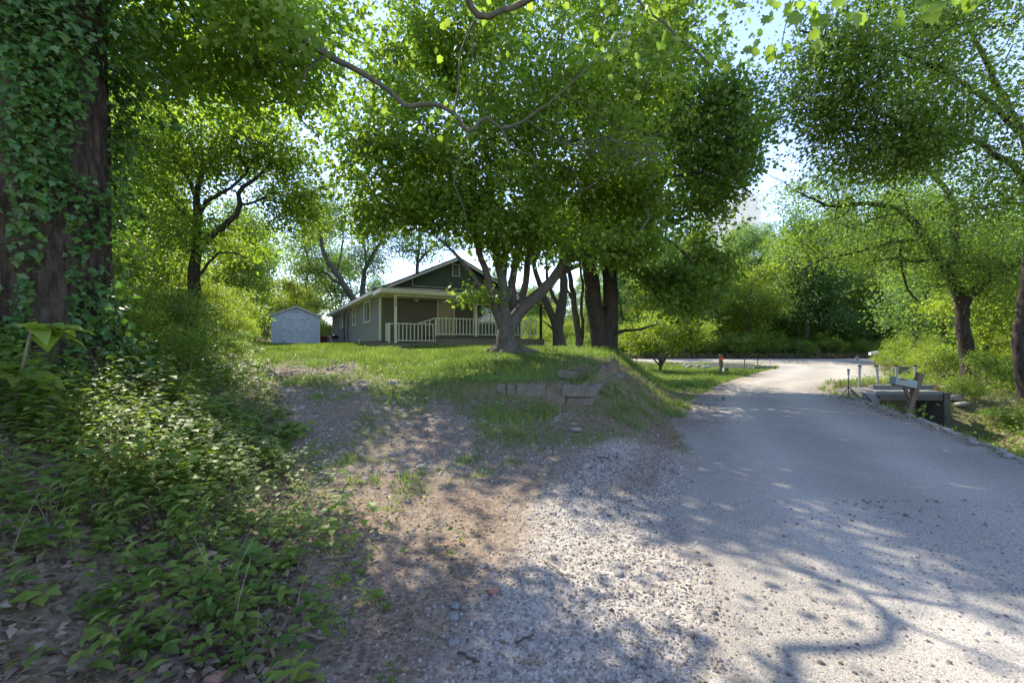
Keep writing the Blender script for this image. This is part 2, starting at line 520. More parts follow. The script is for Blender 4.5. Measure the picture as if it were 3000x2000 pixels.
def masks(x, y):
    """road, apron gravel, grass, litter"""
    e, r = eL(y), eR(y)
    n1 = fbm(x * .9, y * .9, o=4) - .5
    n2 = fbm(x * 3.3 + 40, y * 3.3, o=3) - .5
    j = n1 * .9 + n2 * .4
    road = ss(-.12, .2, x - e + j * .6) * (1 - ss(-.25, .35, x - r + j * .8))
    band = ss(37.6, 38.2, y + .15 * j) * (1 - ss(44.6, 45.4, y + j)) * ss(-30, -10, x)
    road = np.where(y > 37.5, np.maximum(band, 0), road)
    apl = np.interp(y, [-5, 2, 4, 5, 6, 7, 7.8], [-.9, -.42, .1, .6, 1.2, 2.2, 3.2])
    strip = ss(-1.0, -.55, x - e + j * .3) * (1 - ss(-.25, .0, x - e + j * .5)) * ss(4.0, 5.0, y) * (1 - ss(7.8, 8.6, y))
    apron = (1 - .6 * strip) * ss(-.35, .35, x - apl + j * .9) * (1 - ss(6.0, 7.2, y + j))
    l_, r_ = dL(y), dR(y)
    dirt = ss(-.3, .3, x - l_ + j) * (1 - ss(-.3, .4, x - r_ + j))
    grass = 1 - dirt
    left = 1 - ss(-.2, .3, x - l_)
    # worn wheel tracks and the grassy crest
    mid = (l_ + r_) / 2
    crest = ss(10.5, 15, y) * .9
    grass = np.maximum(grass, crest * ss(-.25, .1, j + .12))
    grass = np.maximum(grass, .5 * np.exp(-((x - mid) / .35) ** 2) * ss(-.1, .15, j) * ss(4, 6, y))
    grass = np.maximum(grass, .75 * ss(-.02, .16, j) * ss(6.5, 9, y) * (x > l_))
    slope = ss(0, .3, e - x) * (1 - ss(2.2, 3.6, e - x)) * ss(7, 8, y) * (1 - ss(14, 17, y))
    sA, sB = wallcoords(x, y)
    below = (1 - ss(-.1, .1, np.minimum(sA, sB))) * ss(6.2, 7.2, y) * ss(-.2, .6, x - r_) * (1 - ss(11, 14, y))
    below = np.clip(below * 1.3, 0, 1)
    litter = np.clip(np.maximum(slope, below) * (.85 + 2.6 * j), 0, 1)
    litter = np.maximum(litter, left * (1 - ss(12, 18, y)) * np.clip(.75 + 1.5 * j, 0, 1))
    fore = 1 - ss(5.5, 7.2, y + j)
    grass = grass * (1 - left * .7) * (1 - fore * (1 - left)) 
    grass = np.maximum(grass, fore * (1 - left) * ss(.12, .24, j) * (1 - apron) * .8)
    grass = grass * (1 - .85 * litter)
    q = x - r
    litter = np.maximum(litter, fore * (1 - left) * (1 - apron) * np.clip(.55 + 1.4 * n2 + n1, 0, .9) * (1 - ss(3.6, 5.5, y)))
    wr = ss(0, .5, q)
    grass = np.where(q > 0, .55 * ss(-.2, .1, j) * wr, grass)
    litter = np.where(q > 0, wr * (1 - grass) * .8, litter)
    hill = ss(48, 51, y)
    litter = np.maximum(litter, hill * .8)
    grass = grass * (1 - hill * .6)
    grass = grass * (1 - road) * (1 - strip * .9) * (1 - apron * .9)
    litter = litter * (1 - road) * (1 - apron)
    litter = np.maximum(litter, strip * .8 * (1 - road * .5))
    # brown debris along both shoulders of the road
    sh = np.maximum(1 - ss(.1, 1.5, x - e + j), 1 - ss(.1, 1.0, r - x + j)) * ss(7, 9, y) * (1 - ss(24, 30, y)) * (road > .3)
    sh = sh * np.clip(.55 + 1.6 * n2, 0, .8)
    litter = np.maximum(litter, sh); road = road * (1 - sh * .8)
    return road, apron * (1 - road), np.clip(grass, 0, 1), np.clip(litter, 0, 1)


def mat_ground():
    m, nt, n, l, b = nodes('ground_cover')
    b.inputs['Roughness'].default_value = .95
    b.inputs['Specular IOR Level'].default_value = .12
    at = n.new('ShaderNodeAttribute'); at.attribute_name = 'zone'
    sp = n.new('ShaderNodeSeparateColor')
    l.new(at.outputs['Color'], sp.inputs[0])
    g = n.new('ShaderNodeNewGeometry')

    def noise(sc, det=5, rough=.6):
        t = n.new('ShaderNodeTexNoise'); t.inputs['Scale'].default_value = sc; t.inputs['Detail'].default_value = det
        t.inputs['Roughness'].default_value = rough
        l.new(g.outputs['Position'], t.inputs['Vector']); return t.outputs[0]

    def vor(sc, feat='F1', out='Color'):
        t = n.new('ShaderNodeTexVoronoi'); t.inputs['Scale'].default_value = sc; t.feature = feat
        l.new(g.outputs['Position'], t.inputs['Vector']); return t.outputs[out]

    def ramp(src, c0, c1, p0=.3, p1=.7):
        r = n.new('ShaderNodeValToRGB')
        r.color_ramp.elements[0].position = p0; r.color_ramp.elements[1].position = p1
        r.color_ramp.elements[0].color = c0 + (1,); r.color_ramp.elements[1].color = c1 + (1,)
        l.new(src, r.inputs[0]); return r.outputs[0]

    def mixc(f, a, c, t='MIX'):
        x = n.new('ShaderNodeMixRGB'); x.blend_type = t
        if isinstance(f, float): x.inputs[0].default_value = f
        else: l.new(f, x.inputs[0])
        l.new(a, x.inputs[1]); l.new(c, x.inputs[2]); return x.outputs[0]

    def sep(c):
        s = n.new('ShaderNodeSeparateColor'); l.new(c, s.inputs[0]); return s.outputs[0]

    fine = sep(vor(110)); mid = sep(vor(45)); coarse = noise(1.3, 6); n9 = noise(9, 6, .7); n40 = noise(60, 3, .7)
    # road: compacted grey gravel, paler and darker lanes
    c_road = mixc(.55, ramp(coarse, (0.2556, 0.2302, 0.1920), (0.4047, 0.3658, 0.3072)), ramp(fine, (0.1136, 0.1014, 0.0845), (0.5964, 0.5343, 0.4416), .05, .95))
    c_road = mixc(.45, c_road, ramp(n40, (0.1420, 0.1302, 0.1088), (0.5964, 0.5412, 0.4544)))
    c_apron = mixc(.5, ramp(mid, (0.1846, 0.1603, 0.1280), (0.6200, 0.5617, 0.4736), .05, .95), ramp(n9, (0.2272, 0.1959, 0.1600), (0.4686, 0.4178, 0.3520)))
    # drive: brown earth with crushed stone
    c_dirt = mixc(.5, ramp(n9, (0.1420, 0.1037, 0.0715), (0.3181, 0.2415, 0.1705)), ramp(mid, (0.1022, 0.0766, 0.0542), (0.3976, 0.3181, 0.2362), .05, .95))
    c_grass = mixc(.5, ramp(n9, (0.0710, 0.1028, 0.0256), (0.1704, 0.1918, 0.0576)), ramp(n40, (0.0852, 0.0754, 0.0384), (0.1704, 0.2055, 0.0640)))
    c_lit = mixc(.5, ramp(n9, (0.1207, 0.0877, 0.0589), (0.3124, 0.2261, 0.1536)), ramp(mid, (0.0994, 0.0685, 0.0474), (0.3834, 0.2740, 0.1920), .05, .95))
    c = mixc(sp.outputs[2], c_dirt, c_lit)
    c = mixc(sp.outputs[1], c, c_grass)
    ap = n.new('ShaderNodeAttribute'); ap.attribute_name = 'apron'
    c = mixc(ap.outputs['Fac'], c, c_apron)
    lane = n.new('ShaderNodeMapRange'); lane.inputs[3].default_value = .80; lane.inputs[4].default_value = 1.22
    l.new(at.outputs['Alpha'], lane.inputs[0])
    lv = n.new('ShaderNodeVectorMath'); lv.operation = 'SCALE'
    l.new(c_road, lv.inputs[0]); l.new(lane.outputs[0], lv.inputs['Scale'])
    c = mixc(sp.outputs[0], c, lv.outputs[0])
    l.new(c, b.inputs['Base Color'])
    d1 = n.new('ShaderNodeMath'); d1.operation = 'ADD'
    l.new(vor(120, 'F1', 'Distance'), d1.inputs[0]); l.new(n9, d1.inputs[1])
    bp = n.new('ShaderNodeBump'); bp.inputs['Strength'].default_value = .4; bp.inputs['Distance'].default_value = .015
    bp.invert = True
    l.new(d1.outputs[0], bp.inputs['Height']); l.new(bp.outputs[0], b.inputs['Normal'])
    return m


M['ground'] = mat_ground()


def axis(lo, a, b, hi, d, g):
    pts = list(np.arange(a, b + d / 2, d))
    s = d; p = a; L = []
    while p > lo:
        s *= g; p -= s; L.append(p)
    s = d; p = pts[-1]; R = []
    while p < hi:
        s *= g; p += s; R.append(p)
    return np.array(L[::-1] + pts + R)


gx = axis(-420, -9, 14.5, 420, .10, 1.055)
gy = axis(-120, 1.6, 16.5, 420, .09, 1.045)
GX, GY = np.meshgrid(gx, gy)
nxg, nyg = len(gx), len(gy)
gz = H(GX.ravel(), GY.ravel())
VX = np.stack([GX.ravel(), GY.ravel(), gz], 1)
mr_, ma_, mg_, ml_ = masks(VX[:, 0], VX[:, 1])
ii = np.arange(nyg - 1)[:, None] * nxg + np.arange(nxg - 1)[None, :]
FQ = np.stack([ii, ii + 1, ii + nxg + 1, ii + nxg], -1).reshape(-1, 4)
cx = VX[FQ].mean(1)
fe = eL(cx[:, 1]); fr = eR(cx[:, 1])
isroad = ((cx[:, 0] > fe) & (cx[:, 0] < fr) & (cx[:, 1] < 38) & (cx[:, 1] > -40)) | ((cx[:, 1] >= 38) & (cx[:, 1] < 45) & (cx[:, 0] > -20) & (cx[:, 0] < 80))
isdrive = (~isroad) & (cx[:, 0] > dL(cx[:, 1])) & (cx[:, 0] < np.where(cx[:, 1] < 7.6, np.maximum(fe, -1), dR(cx[:, 1]))) & (cx[:, 1] < 29) & (cx[:, 1] > -20)
for nm, sel in (('ground', ~(isroad | isdrive)), ('gravel_road', isroad), ('driveway', isdrive)):
    Fs = FQ[sel]
    used, inv = np.unique(Fs, return_inverse=True)
    vx_, vy_ = VX[used, 0], VX[used, 1]
    fr_w = (vx_ - eL(vy_)) / (eR(vy_) - eL(vy_))
    wv = .06 * (fbm(vx_ * .3, vy_ * .3) - .5) + fr_w
    lane_ = .30 + .55 * np.exp(-((wv - .27) / .10) ** 2) + .55 * np.exp(-((wv - .66) / .11) ** 2) + .9 * (fbm(vx_ * .5 + vy_ * .1, vy_ * .35 + 8, o=4) - .5)
    zone = np.stack([mr_[used], mg_[used], ml_[used], np.clip(np.where(vy_ > 38, .6, lane_), 0, 1)], 1)
    me = mesh_np(nm, VX[used], inv.reshape(-1, 4), M['ground'], {'zone': zone, 'apron': ma_[used]}, smooth=True)
    tag(link(nm, me), kind='structure')

# ------------------------------------------------------------------ leaves
# templates: x across, y along the leaf, z up
def T_diamond(w=.30):
    V = np.array([[0, 0, 0], [w, .45, .06], [0, 1, -.08], [-w, .45, .06]])
    return V, np.array([[0, 1, 2], [0, 2, 3]])


def T_maple():
    V = np.array([[0, 0, 0], [.52, .30, .05], [.24, .52, .0], [0, 1, -.10], [-.24, .52, .0], [-.52, .30, .05]])
    return V, np.array([[0, 1, 2], [0, 2, 3], [0, 3, 4], [0, 4, 5]])


def T_syc():
    o = [(0, 0), (.30, -.08), (.36, .14), (.60, .30), (.40, .48), (.34, .74), (.16, .70), (0, 1.0),
         (-.16, .70), (-.34, .74), (-.40, .48), (-.60, .30), (-.36, .14), (-.30, -.08)]
    V = [(0, .35, .05)] + [(x, y, -.10 * (x * x + (y - .3) ** 2) * 2) for x, y in o]
    n = len(o)
    return np.array(V), np.array([[0, 1 + i, 1 + (i + 1) % n] for i in range(n)])


def T_oval(w=.24):
    ys = [0, .2, .5, .8, 1.0]; ws = [.0, .75, 1.0, .6, 0]
    zs = [0, .07, .09, .0, -.16]
    V = [(0, ys[0], zs[0])]
    for k in (1, 2, 3):
        V += [(-w * ws[k], ys[k], zs[k] + .05), (0, ys[k], zs[k]), (w * ws[k], ys[k], zs[k] + .05)]
    V += [(0, 1.0, zs[4])]
    Fs = [(0, 2, 1), (0, 3, 2), (1, 2, 5), (1, 5, 4), (2, 3, 6), (2, 6, 5), (4, 5, 8), (4, 8, 7), (5, 6, 9), (5, 9, 8), (7, 8, 10), (8, 9, 10)]
    return np.array(V, float), np.array(Fs)


def T_oval8(w=.25):
    V = np.array([[0, 0, 0], [w * .72, .18, .05], [w, .45, .07], [w * .55, .78, .0], [0, 1, -.14], [-w * .55, .78, .0], [-w, .45, .07], [-w * .72, .18, .05], [0, .45, .0]])
    return V, np.array([[8, k, (k + 1) % 8] for k in range(8)])


def T_oval4(w=.26):
    V = np.array([[0, 0, 0], [w, .42, .06], [0, 1, -.12], [-w, .42, .06], [0, .5, .0]])
    return V, np.array([[0, 1, 4], [1, 2, 4], [2, 3, 4], [3, 0, 4]])


def unit(a):
    return a / np.maximum(np.linalg.norm(a, axis=-1, keepdims=True), 1e-9)


def leaf_arrays(pos, tipdir, nrm, size, T):
    V, Fc = T
    y = unit(tipdir)
    x = unit(np.cross(y, nrm))
    z = np.cross(x, y)
    R = np.stack([x, y, z], -1)                       # columns
    W = np.einsum('nij,kj->nki', R, V) * np.asarray(size)[:, None, None] + pos[:, None, :]
    n, k = W.shape[0], W.shape[1]
    FF = (Fc[None] + (np.arange(n) * k)[:, None, None]).reshape(-1, 3)
    return W.reshape(-1, 3), FF, k


def leaf_mesh(name, pos, tipdir, nrm, size, T, mat, rnd=None):
    W, FF, k = leaf_arrays(pos, tipdir, nrm, size, T)
    if rnd is None: rnd = rng.random(len(pos))
    return mesh_np(name, W, FF, mat, {'rnd': np.repeat(rnd, k)})


def crown_leaves(name, cl, n_per, sig, size, T, mat, axis_xy=(0, 0), up=.75, droop=.35, sparse=None):
    cl = np.asarray(cl)
    N = len(cl) * n_per
    sc = rng.uniform(.7, 1.25, len(cl))
    c = np.repeat(cl, n_per, 0)
    s = np.repeat(sc, n_per)
    off = rng.normal(0, 1, (N, 3)) * np.array([sig, sig, sig * .55]) * s[:, None]
    pos = c + off
    out = pos - np.array([axis_xy[0], axis_xy[1], 0]); out[:, 2] = 0
    out = unit(out) * .5 + unit(off) * .5
    tip = out + rng.normal(0, .55, (N, 3)); tip[:, 2] -= droop
    nr = rng.normal(0, .55, (N, 3)); nr[:, 2] += up
    return leaf_mesh(name, pos, tip, nr, size * rng.uniform(.65, 1.25, N), T, mat)


# ------------------------------------------------------------------ tree skeletons
class Skel:
    def __init__(s, cap=40000):
        s.p = np.zeros((cap, 3)); s.par = np.full(cap, -1); s.mr = np.zeros(cap); s.tip = np.zeros(cap); s.n = 0

    def node(s, p, par, mr=0.0):
        i = s.n; s.p[i] = p; s.par[i] = par; s.mr[i] = mr; s.n += 1
        return i

    def near(s, p):
        return int(np.argmin(((s.p[:s.n] - p) ** 2).sum(1)))

    def limb(s, pts, r0=.05, r1=.02, par=None, step=.3, jit=.02, tip=True):
        """pts: list of 3-vectors; Catmull-Rom through them"""
        pts = [np.asarray(q, float) for q in pts]
        if par is None:
            par = s.near(pts[0]) if s.n else -1
        if s.n and par >= 0 and np.linalg.norm(s.p[par] - pts[0]) > .01:
            pts = [s.p[par].copy()] + pts
        ext = [2 * pts[0] - pts[1]] + pts + [2 * pts[-1] - pts[-2]]
        tot = sum(np.linalg.norm(pts[i + 1] - pts[i]) for i in range(len(pts) - 1))
        acc = 0; idx = []
        if s.n == 0 or par < 0:
            par = s.node(pts[0], -1, r0)
            idx.append(par)
        for i in range(len(pts) - 1):
            a, b, c, d = ext[i], ext[i + 1], ext[i + 2], ext[i + 3]
            L = np.linalg.norm(c - b); m = max(1, int(round(L / step)))
            for k in range(1, m + 1):
                t = k / m
                q = .5 * ((2 * b) + (-a + c) * t + (2 * a - 5 * b + 4 * c - d) * t * t + (-a + 3 * b - 3 * c + d) * t ** 3)
                f = (acc + L * t) / tot
                q = q + rng.normal(0, jit, 3) * (k < m)
                par = s.node(q, par, r0 + (r1 - r0) * f)
                idx.append(par)
            acc += L
        if tip: s.tip[par] += 1
        return idx

    def attach(s, targets, axis, zmin=0.0, step=.45, maxd=None, pen=.7):
        T = np.asarray(targets)
        ax = np.asarray(axis)
        d0 = np.array([np.min(((s.p[:s.n] - t) ** 2).sum(1)) for t in T])
        keep = []
        for ti in np.argsort(d0):
            t = T[ti]
            q = s.p[:s.n]
            dd = np.linalg.norm(q - t, axis=1)
            cost = dd + pen * np.maximum(0, q[:, 2] - t[2] + .15 * dd) + 5.0 * (q[:, 2] < zmin)
            b = int(np.argmin(cost))
            L = dd[b]
            if maxd and L > maxd: continue
            p0 = s.p[b]
            pp = s.par[b]
            dr = unit(p0 - s.p[pp]) if pp >= 0 else np.array([0, 0, 1.])
            to = unit(t - p0)
            c = p0 + L * .45 * unit(dr * .6 + to + np.array([0, 0, .25]))
            m = max(1, int(math.ceil(L / step)))
            par = b
            for k in range(1, m + 1):
                u = k / m
                z = (1 - u) ** 2 * p0 + 2 * u * (1 - u) * c + u * u * t
                if k < m: z = z + rng.normal(0, .04, 3) * min(1, L)
                par = s.node(z, par)
            s.tip[par] += 1
            keep.append(t)
            if s.n > len(s.p) - 60: break
        return np.array(keep)

    def radii(s, rtip=.006, root=None, ex=.45):
        n = s.n
        cnt = s.tip[:n].copy()
        for i in range(n - 1, 0, -1):
            if s.par[i] >= 0: cnt[s.par[i]] += cnt[i]
        cnt = np.maximum(cnt, 1)
        r = rtip * cnt ** ex
        r = np.where(s.mr[:n] > 0, s.mr[:n], r)
        # children never thicker than their parent
        for i in range(1, n):
            q = s.par[i]
            if q >= 0: r[i] = min(r[i], r[q])
        return r, cnt

    def mesh(s, name, mat, rtip=.006, flare=None, ex=.45):
        r, cnt = s.radii(rtip, ex=ex)
        n = s.n
        if flare:
            z0 = s.p[0][2]
            h = s.p[:n, 2] - z0
            hd = np.linalg.norm(s.p[:n, :2] - s.p[0][:2], axis=1)
            r = r * (1 + flare * np.exp(-np.maximum(h, 0) / .28) * (hd < 1.2))
        kids = [[] for _ in range(n)]
        for i in range(n):
            if s.par[i] >= 0: kids[s.par[i]].append(i)
        Vs = []; Fs = []; vc = 0
        starts = [(0, None)]
        while starts:
            st, pr = starts.pop()
            ch = [pr] if pr is not None else []
            ch.append(st); c = st
            while kids[c]:
                ks = sorted(kids[c], key=lambda k: -r[k] - .0001 * cnt[k])
                for k in ks[1:]: starts.append((k, c))
                c = ks[0]; ch.append(c)
            pts = s.p[ch]
            rr = r[ch].copy()
            if pr is not None: rr[0] = min(rr[0], rr[1] * 1.25)
            if pr is not None and len(ch) < 2: continue
            if len(ch) < 2: continue
            k = 14 if rr.max() > .2 else 9 if rr.max() > .07 else 6 if rr.max() > .025 else 3
            tg = np.gradient(pts, axis=0); tg = unit(tg)
            ref = np.array([.31, .95, .05]) if abs(tg[0][2]) > .5 else np.array([0.05, .1, 1.])
            a = unit(np.cross(tg, ref)); b = np.cross(tg, a)
            th = np.arange(k) * 2 * math.pi / k
            ring = pts[:, None, :] + rr[:, None, None] * (np.cos(th)[None, :, None] * a[:, None, :] + np.sin(th)[None, :, None] * b[:, None, :])
            if rr.max() > .09:
                wob = 1 + .22 * (vnoise(ring[..., 0] * 4, ring[..., 1] * 4, ring[..., 2] * 2.2) - .5) + .12 * (vnoise(ring[..., 0] * 11, ring[..., 1] * 11, ring[..., 2] * 5) - .5)
                ring = pts[:, None, :] + (ring - pts[:, None, :]) * wob[..., None]
            m = len(pts)
            Vs.append(ring.reshape(-1, 3))
            ia = np.arange(m - 1)[:, None] * k + np.arange(k)[None, :]
            ib = np.arange(m - 1)[:, None] * k + ((np.arange(k) + 1) % k)[None, :]
            Fs.append(np.stack([ia, ib, ib + k, ia + k], -1).reshape(-1, 4) + vc)
            vc += m * k
        return mesh_np(name, np.concatenate(Vs), np.concatenate(Fs), mat, smooth=True)


def ell(c, r, n, thr=.0, fr=.5, lo=.35):
    """random points in an ellipsoid, denser outward, thinned by noise"""
    out = []
    c = np.asarray(c, float); r = np.asarray(r, float)
    while len(out) < n:
        d = unit(rng.normal(0, 1, (n * 3, 3)))
        u = lo + (1 - lo) * rng.random(n * 3) ** .7
        bl = .62 + .72 * vnoise(d[:, 0] * 2.1 + c[0] * 3.7, d[:, 1] * 2.1 + c[1], d[:, 2] * 2.1 + c[2] * 2.3) 
        q = c + d * (u * bl)[:, None] * r
        k = vnoise(q[:, 0] * fr, q[:, 1] * fr, q[:, 2] * fr) > thr
        out += list(q[k])
    return np.array(out[:n])


def make_tree(name, base, limbs, ells, label, cat='tree', leafT=None, leafmat=None, barkmat=None, n_per=60, sig=.38, size=.13,
              zmin=None, flare=.45, rtip=.006, group=None, pen=.7, up=.75, droop=.35, maxd=None, extra=None, origin=None):
    """limbs in world coordinates; mesh data stored relative to base"""
    base = np.asarray(base, float)
    sk = Skel()
    for lb in limbs:
        pts, r0, r1 = lb[:3]
        sk.limb([np.asarray(q) - base for q in pts], r0, r1)
    cl = np.concatenate([ell(np.asarray(e[0]) - base, e[1], e[2], e[3] if len(e) > 3 else .38) for e in ells])
    cl = sk.attach(cl, (0, 0), zmin=(zmin or 0), pen=pen, maxd=maxd)
    root = empty(name, base)
    tag(root, label, cat, group)
    link('trunk', sk.mesh('trunk', barkmat, rtip, flare), root)
    link('crown', crown_leaves('crown', cl, n_per, sig, size, leafT, leafmat, (0, 0), up, droop), root)
    return root, sk


def forest_proto(name, h, rad, nc, leafmat, barkmat, zlow=.25, n_per=46, size=.2, sig=.55, seed=0, lean=0.0):
    sk = Skel()
    top = np.array([lean * h * .3 + rng.normal(0, .3), rng.normal(0, .3), h * .8])
    tr = sk.limb([(0, 0, -.4), (rng.normal(0, .1), rng.normal(0, .1), h * .3), top * np.array([.6, .6, .7]), top], h * .017, h * .004)
    es = []
    k = 7
    for i in range(k):
        f = (i + .5) / k
        z = h * (zlow + (1 - zlow) * f)
        a = rng.random() * 6.28
        rr = rad * (.55 + .45 * math.sin(math.pi * min(1, f * 1.1)))
        es.append(ell((math.cos(a) * rad * .35 + top[0] * f, math.sin(a) * rad * .35, z), (rr * .8, rr * .8, h * .11), nc // k, .42, .45))
    cl = sk.attach(np.concatenate(es), (0, 0), zmin=h * zlow * .5, step=.9)
    root = empty(name, (0, 0, 0))
    link('trunk', sk.mesh('trunk', barkmat, .012, .4), root)
    link('crown', crown_leaves('crown', cl, n_per, sig, size, T_diamond(.36), leafmat, (0, 0), .7, .3), root)
    return root


# ------------------------------------------------------------------ the house
HX = (.871, .492)
RZ = math.atan2(.492, .871)
house = empty('small_house', (-6.75, 21.95, 1.45), RZ)
tag(house, 'small grey clapboard house with a white-railed porch behind the big maple', 'house')
Wd, Ln, OV = 8.4, 18.6, .45
ZS, ZE, SL = .45, 2.95, .46       # siding bottom, wall top, roof slope


def roofz(x):  # underside of the roof over x'
    return ZE + .08 + SL * (min(x, Wd - x))


# foundation of cinder blocks
fnd = MB().box(.03, Wd - .03, .03, Ln - .03, -.35, ZS).build('foundation', M['cmu'], house)
blk = MB().box(0, .385, -.02, .02, 0, .185).mesh('cinder_block', M['cmu'])
for row in range(3):
    for k in range(11):
        x = .02 + k * .395 + (.2 if row % 2 else 0)
        o = link('cinder_block', blk, fnd, (.02, x + .39 if False else x, -.14 + row * .195), (0, 0, math.pi / 2))
        o.location = (.022, x, -.14 + row * .195)
# walls with their courses
plk_cache = {}


def plank_mesh(L, mat, cl=0.0, cr_=0.0):
    key = (round(L, 3), mat.name, round(cl, 3), round(cr_, 3))
    if key not in plk_cache:
        h = .112
        V = [(0, -.004, h), (0, -.022, 0), (0, 0, 0), (0, 0, h), (L, -.004, h), (L, -.022, 0), (L, 0, 0), (L, 0, h)]
        V = [(x + (cl if (x == 0 and z > 0) else (-cr_ if (x > 0 and z > 0) else 0)), y, z) for x, y, z in V]
        mb = MB(); mb.add(V, [(0, 1, 5, 4), (1, 2, 6, 5), (0, 4, 7, 3), (0, 3, 2, 1), (4, 5, 6, 7), (3, 7, 6, 2)])
        plk_cache[key] = mb.mesh('siding_plank', mat)
    return plk_cache[key]


wl_ = MB().box(.03, .12, .12, Ln, ZS, ZE).build('wall', M['siding'], house)
wl_['label'] = 'long side wall of grey siding with three windows'
for k in range(22):
    z = ZS + k * .114
    link('siding_plank', plank_mesh(Ln - .16, M['siding']), wl_, (.03, Ln - .02, z), (0, 0, -math.pi / 2))
wf = MB().box(.12, Wd - .12, .03, .12, ZS - .3, ZE).build('wall', M['siding_f'], house)
wf['label'] = 'front wall of grey siding under the porch, coloured dark with its shade'
for k in range(22):
    z = ZS + k * .114
    link('siding_plank', plank_mesh(Wd - .24, M['siding_f']), wf, (.12, .03, z))
MB().box(Wd - .12, Wd - .03, .12, Ln, ZS, ZE).build('wall', M['siding'], house)
MB().box(.12, Wd - .12, Ln - .12, Ln - .02, ZS, ZE).build('wall', M['siding'], house)
gab = MB().prism([(.05, ZE + .002), (Wd - .05, ZE + .002), (Wd / 2, ZE + .002 + SL * (Wd / 2 - .05))], .03, .12).build('gable_wall', M['siding_g'], house)
MB().prism([(.05, ZE + .002), (Wd - .05, ZE + .002), (Wd / 2, ZE + .002 + SL * (Wd / 2 - .05))], Ln - .12, Ln - .03).build('gable_wall', M['siding'], house)
z = ZE + .01
while z < ZE + SL * Wd / 2 - .2:
    xa = (z - ZE) / SL + .04; dx = .112 / SL
    link('siding_plank', plank_mesh(Wd - 2 * xa, M['siding_g'], dx, dx), gab, (xa, .03, z))
    z += .114
for (x, y) in ((-.02, -.02), (Wd - .09, -.02), (-.02, Ln - .09)):
    MB().box(x, x + .11, y, y + .11, ZS - .01, ZE + .02).build('corner_trim', M['cream'], house)
MB().box(1.68, 1.73, -.03, 0.004, 3.36, 3.74).build('gable_trim', M['cream'], house)
MB().box(1.68, 6.7, -.028, 0.002, 3.33, 3.365).build('gable_trim', M['cream'], house)
# roof: two slopes with fascia
roof = empty('x', (0, 0, 0)); bpy.data.objects.remove(roof)
FO = .35
zr = ZE + .13
for sgn in (0, 1):
    def mx(x): return x if sgn == 0 else Wd - x
    zt = zr - SL * OV; zp = zr + SL * Wd / 2
    pl = [(mx(-OV), zt), (mx(Wd / 2), zp), (mx(Wd / 2), zp + .06), (mx(-OV), zt + .06)]
    rf = MB().prism(pl if sgn == 0 else pl[::-1], -FO, Ln + .4).build('roof_slope', M['shingle'], house)
    # soffit, rake board and eave fascia
    pl = [(mx(-OV + .03), zt - .012), (mx(Wd / 2), zp - .004), (mx(Wd / 2), zp - .13), (mx(-OV + .03), zt - .13)]
    MB().prism(pl if sgn else pl[::-1], -FO - .03, -FO + .02).build('rake_board', M['cream'], rf)
    e0, e1 = sorted((mx(-OV - .02), mx(-OV + .028)))
    MB().box(e0, e1, -FO, Ln + .4, zt - .11, zt + .035).build('fascia', M['white'], rf)
    e0, e1 = sorted((mx(-OV + .03), mx(-.005)))
    MB().box(e0, e1, -FO + .03, Ln + .38, zt - .10, zt - .075).build('soffit', M['white'], rf)
    pl = [(mx(0), zt + SL * .45 - .015), (mx(Wd / 2), zp - .015), (mx(Wd / 2), zp - .04), (mx(0), zt + SL * .45 - .04)]
    MB().prism(pl if sgn else pl[::-1], -FO + .02, -.001).build('soffit', M['white'], rf)
    sh = .30
    tabs = MB()
    nrow = int((Wd / 2 + OV) / .14)
    for i in range(nrow):
        x0 = -OV + i * .14 / math.sqrt(1 + SL * SL) * 1.09
        if x0 > Wd / 2 - .1: break
        za = zr + SL * x0 + .06
        aa, bb = mx(x0 - .01), mx(x0 + .16)
        pp = [(aa, za + .012), (bb, za + SL * .17 + .003), (bb, za + SL * .17 + .001), (aa, za + .001)]
        tabs.prism(pp if sgn else pp[::-1], -FO - .01, Ln + .41)
    st = tabs.build('shingle_courses', M['shingle'], rf); st['kind'] = 'stuff'
MB().box(Wd / 2 - .05, Wd / 2 + .05, -FO - .031, Ln + .41, zr + SL * Wd / 2 + .03, zr + SL * Wd / 2 + .075).build('ridge_cap', M['shingle'], house)
# gable vent
vent = MB().box(-.235, .235, -.055, -.02, 0, .04).box(-.235, .235, -.055, -.02, .66, .70).box(-.235, -.19, -.055, -.02, .04, .66).box(.19, .235, -.055, -.02, .04, .66).build('gable_vent', M['cream'], house, loc=(4.17, .03, 4.02))
MB().box(-.19, .19, -.022, -.018, .04, .66).build('vent_backing', M['black'], vent)
sm_ = MB().bar((-.19, -.035, 0), (.19, -.035, 0), .035, .012).mesh('slat', M['cream'])
for k in range(11):
    link('slat', sm_, vent, (0, -.003, .075 + k * .056), (math.radians(-14) * 0, 0, 0))


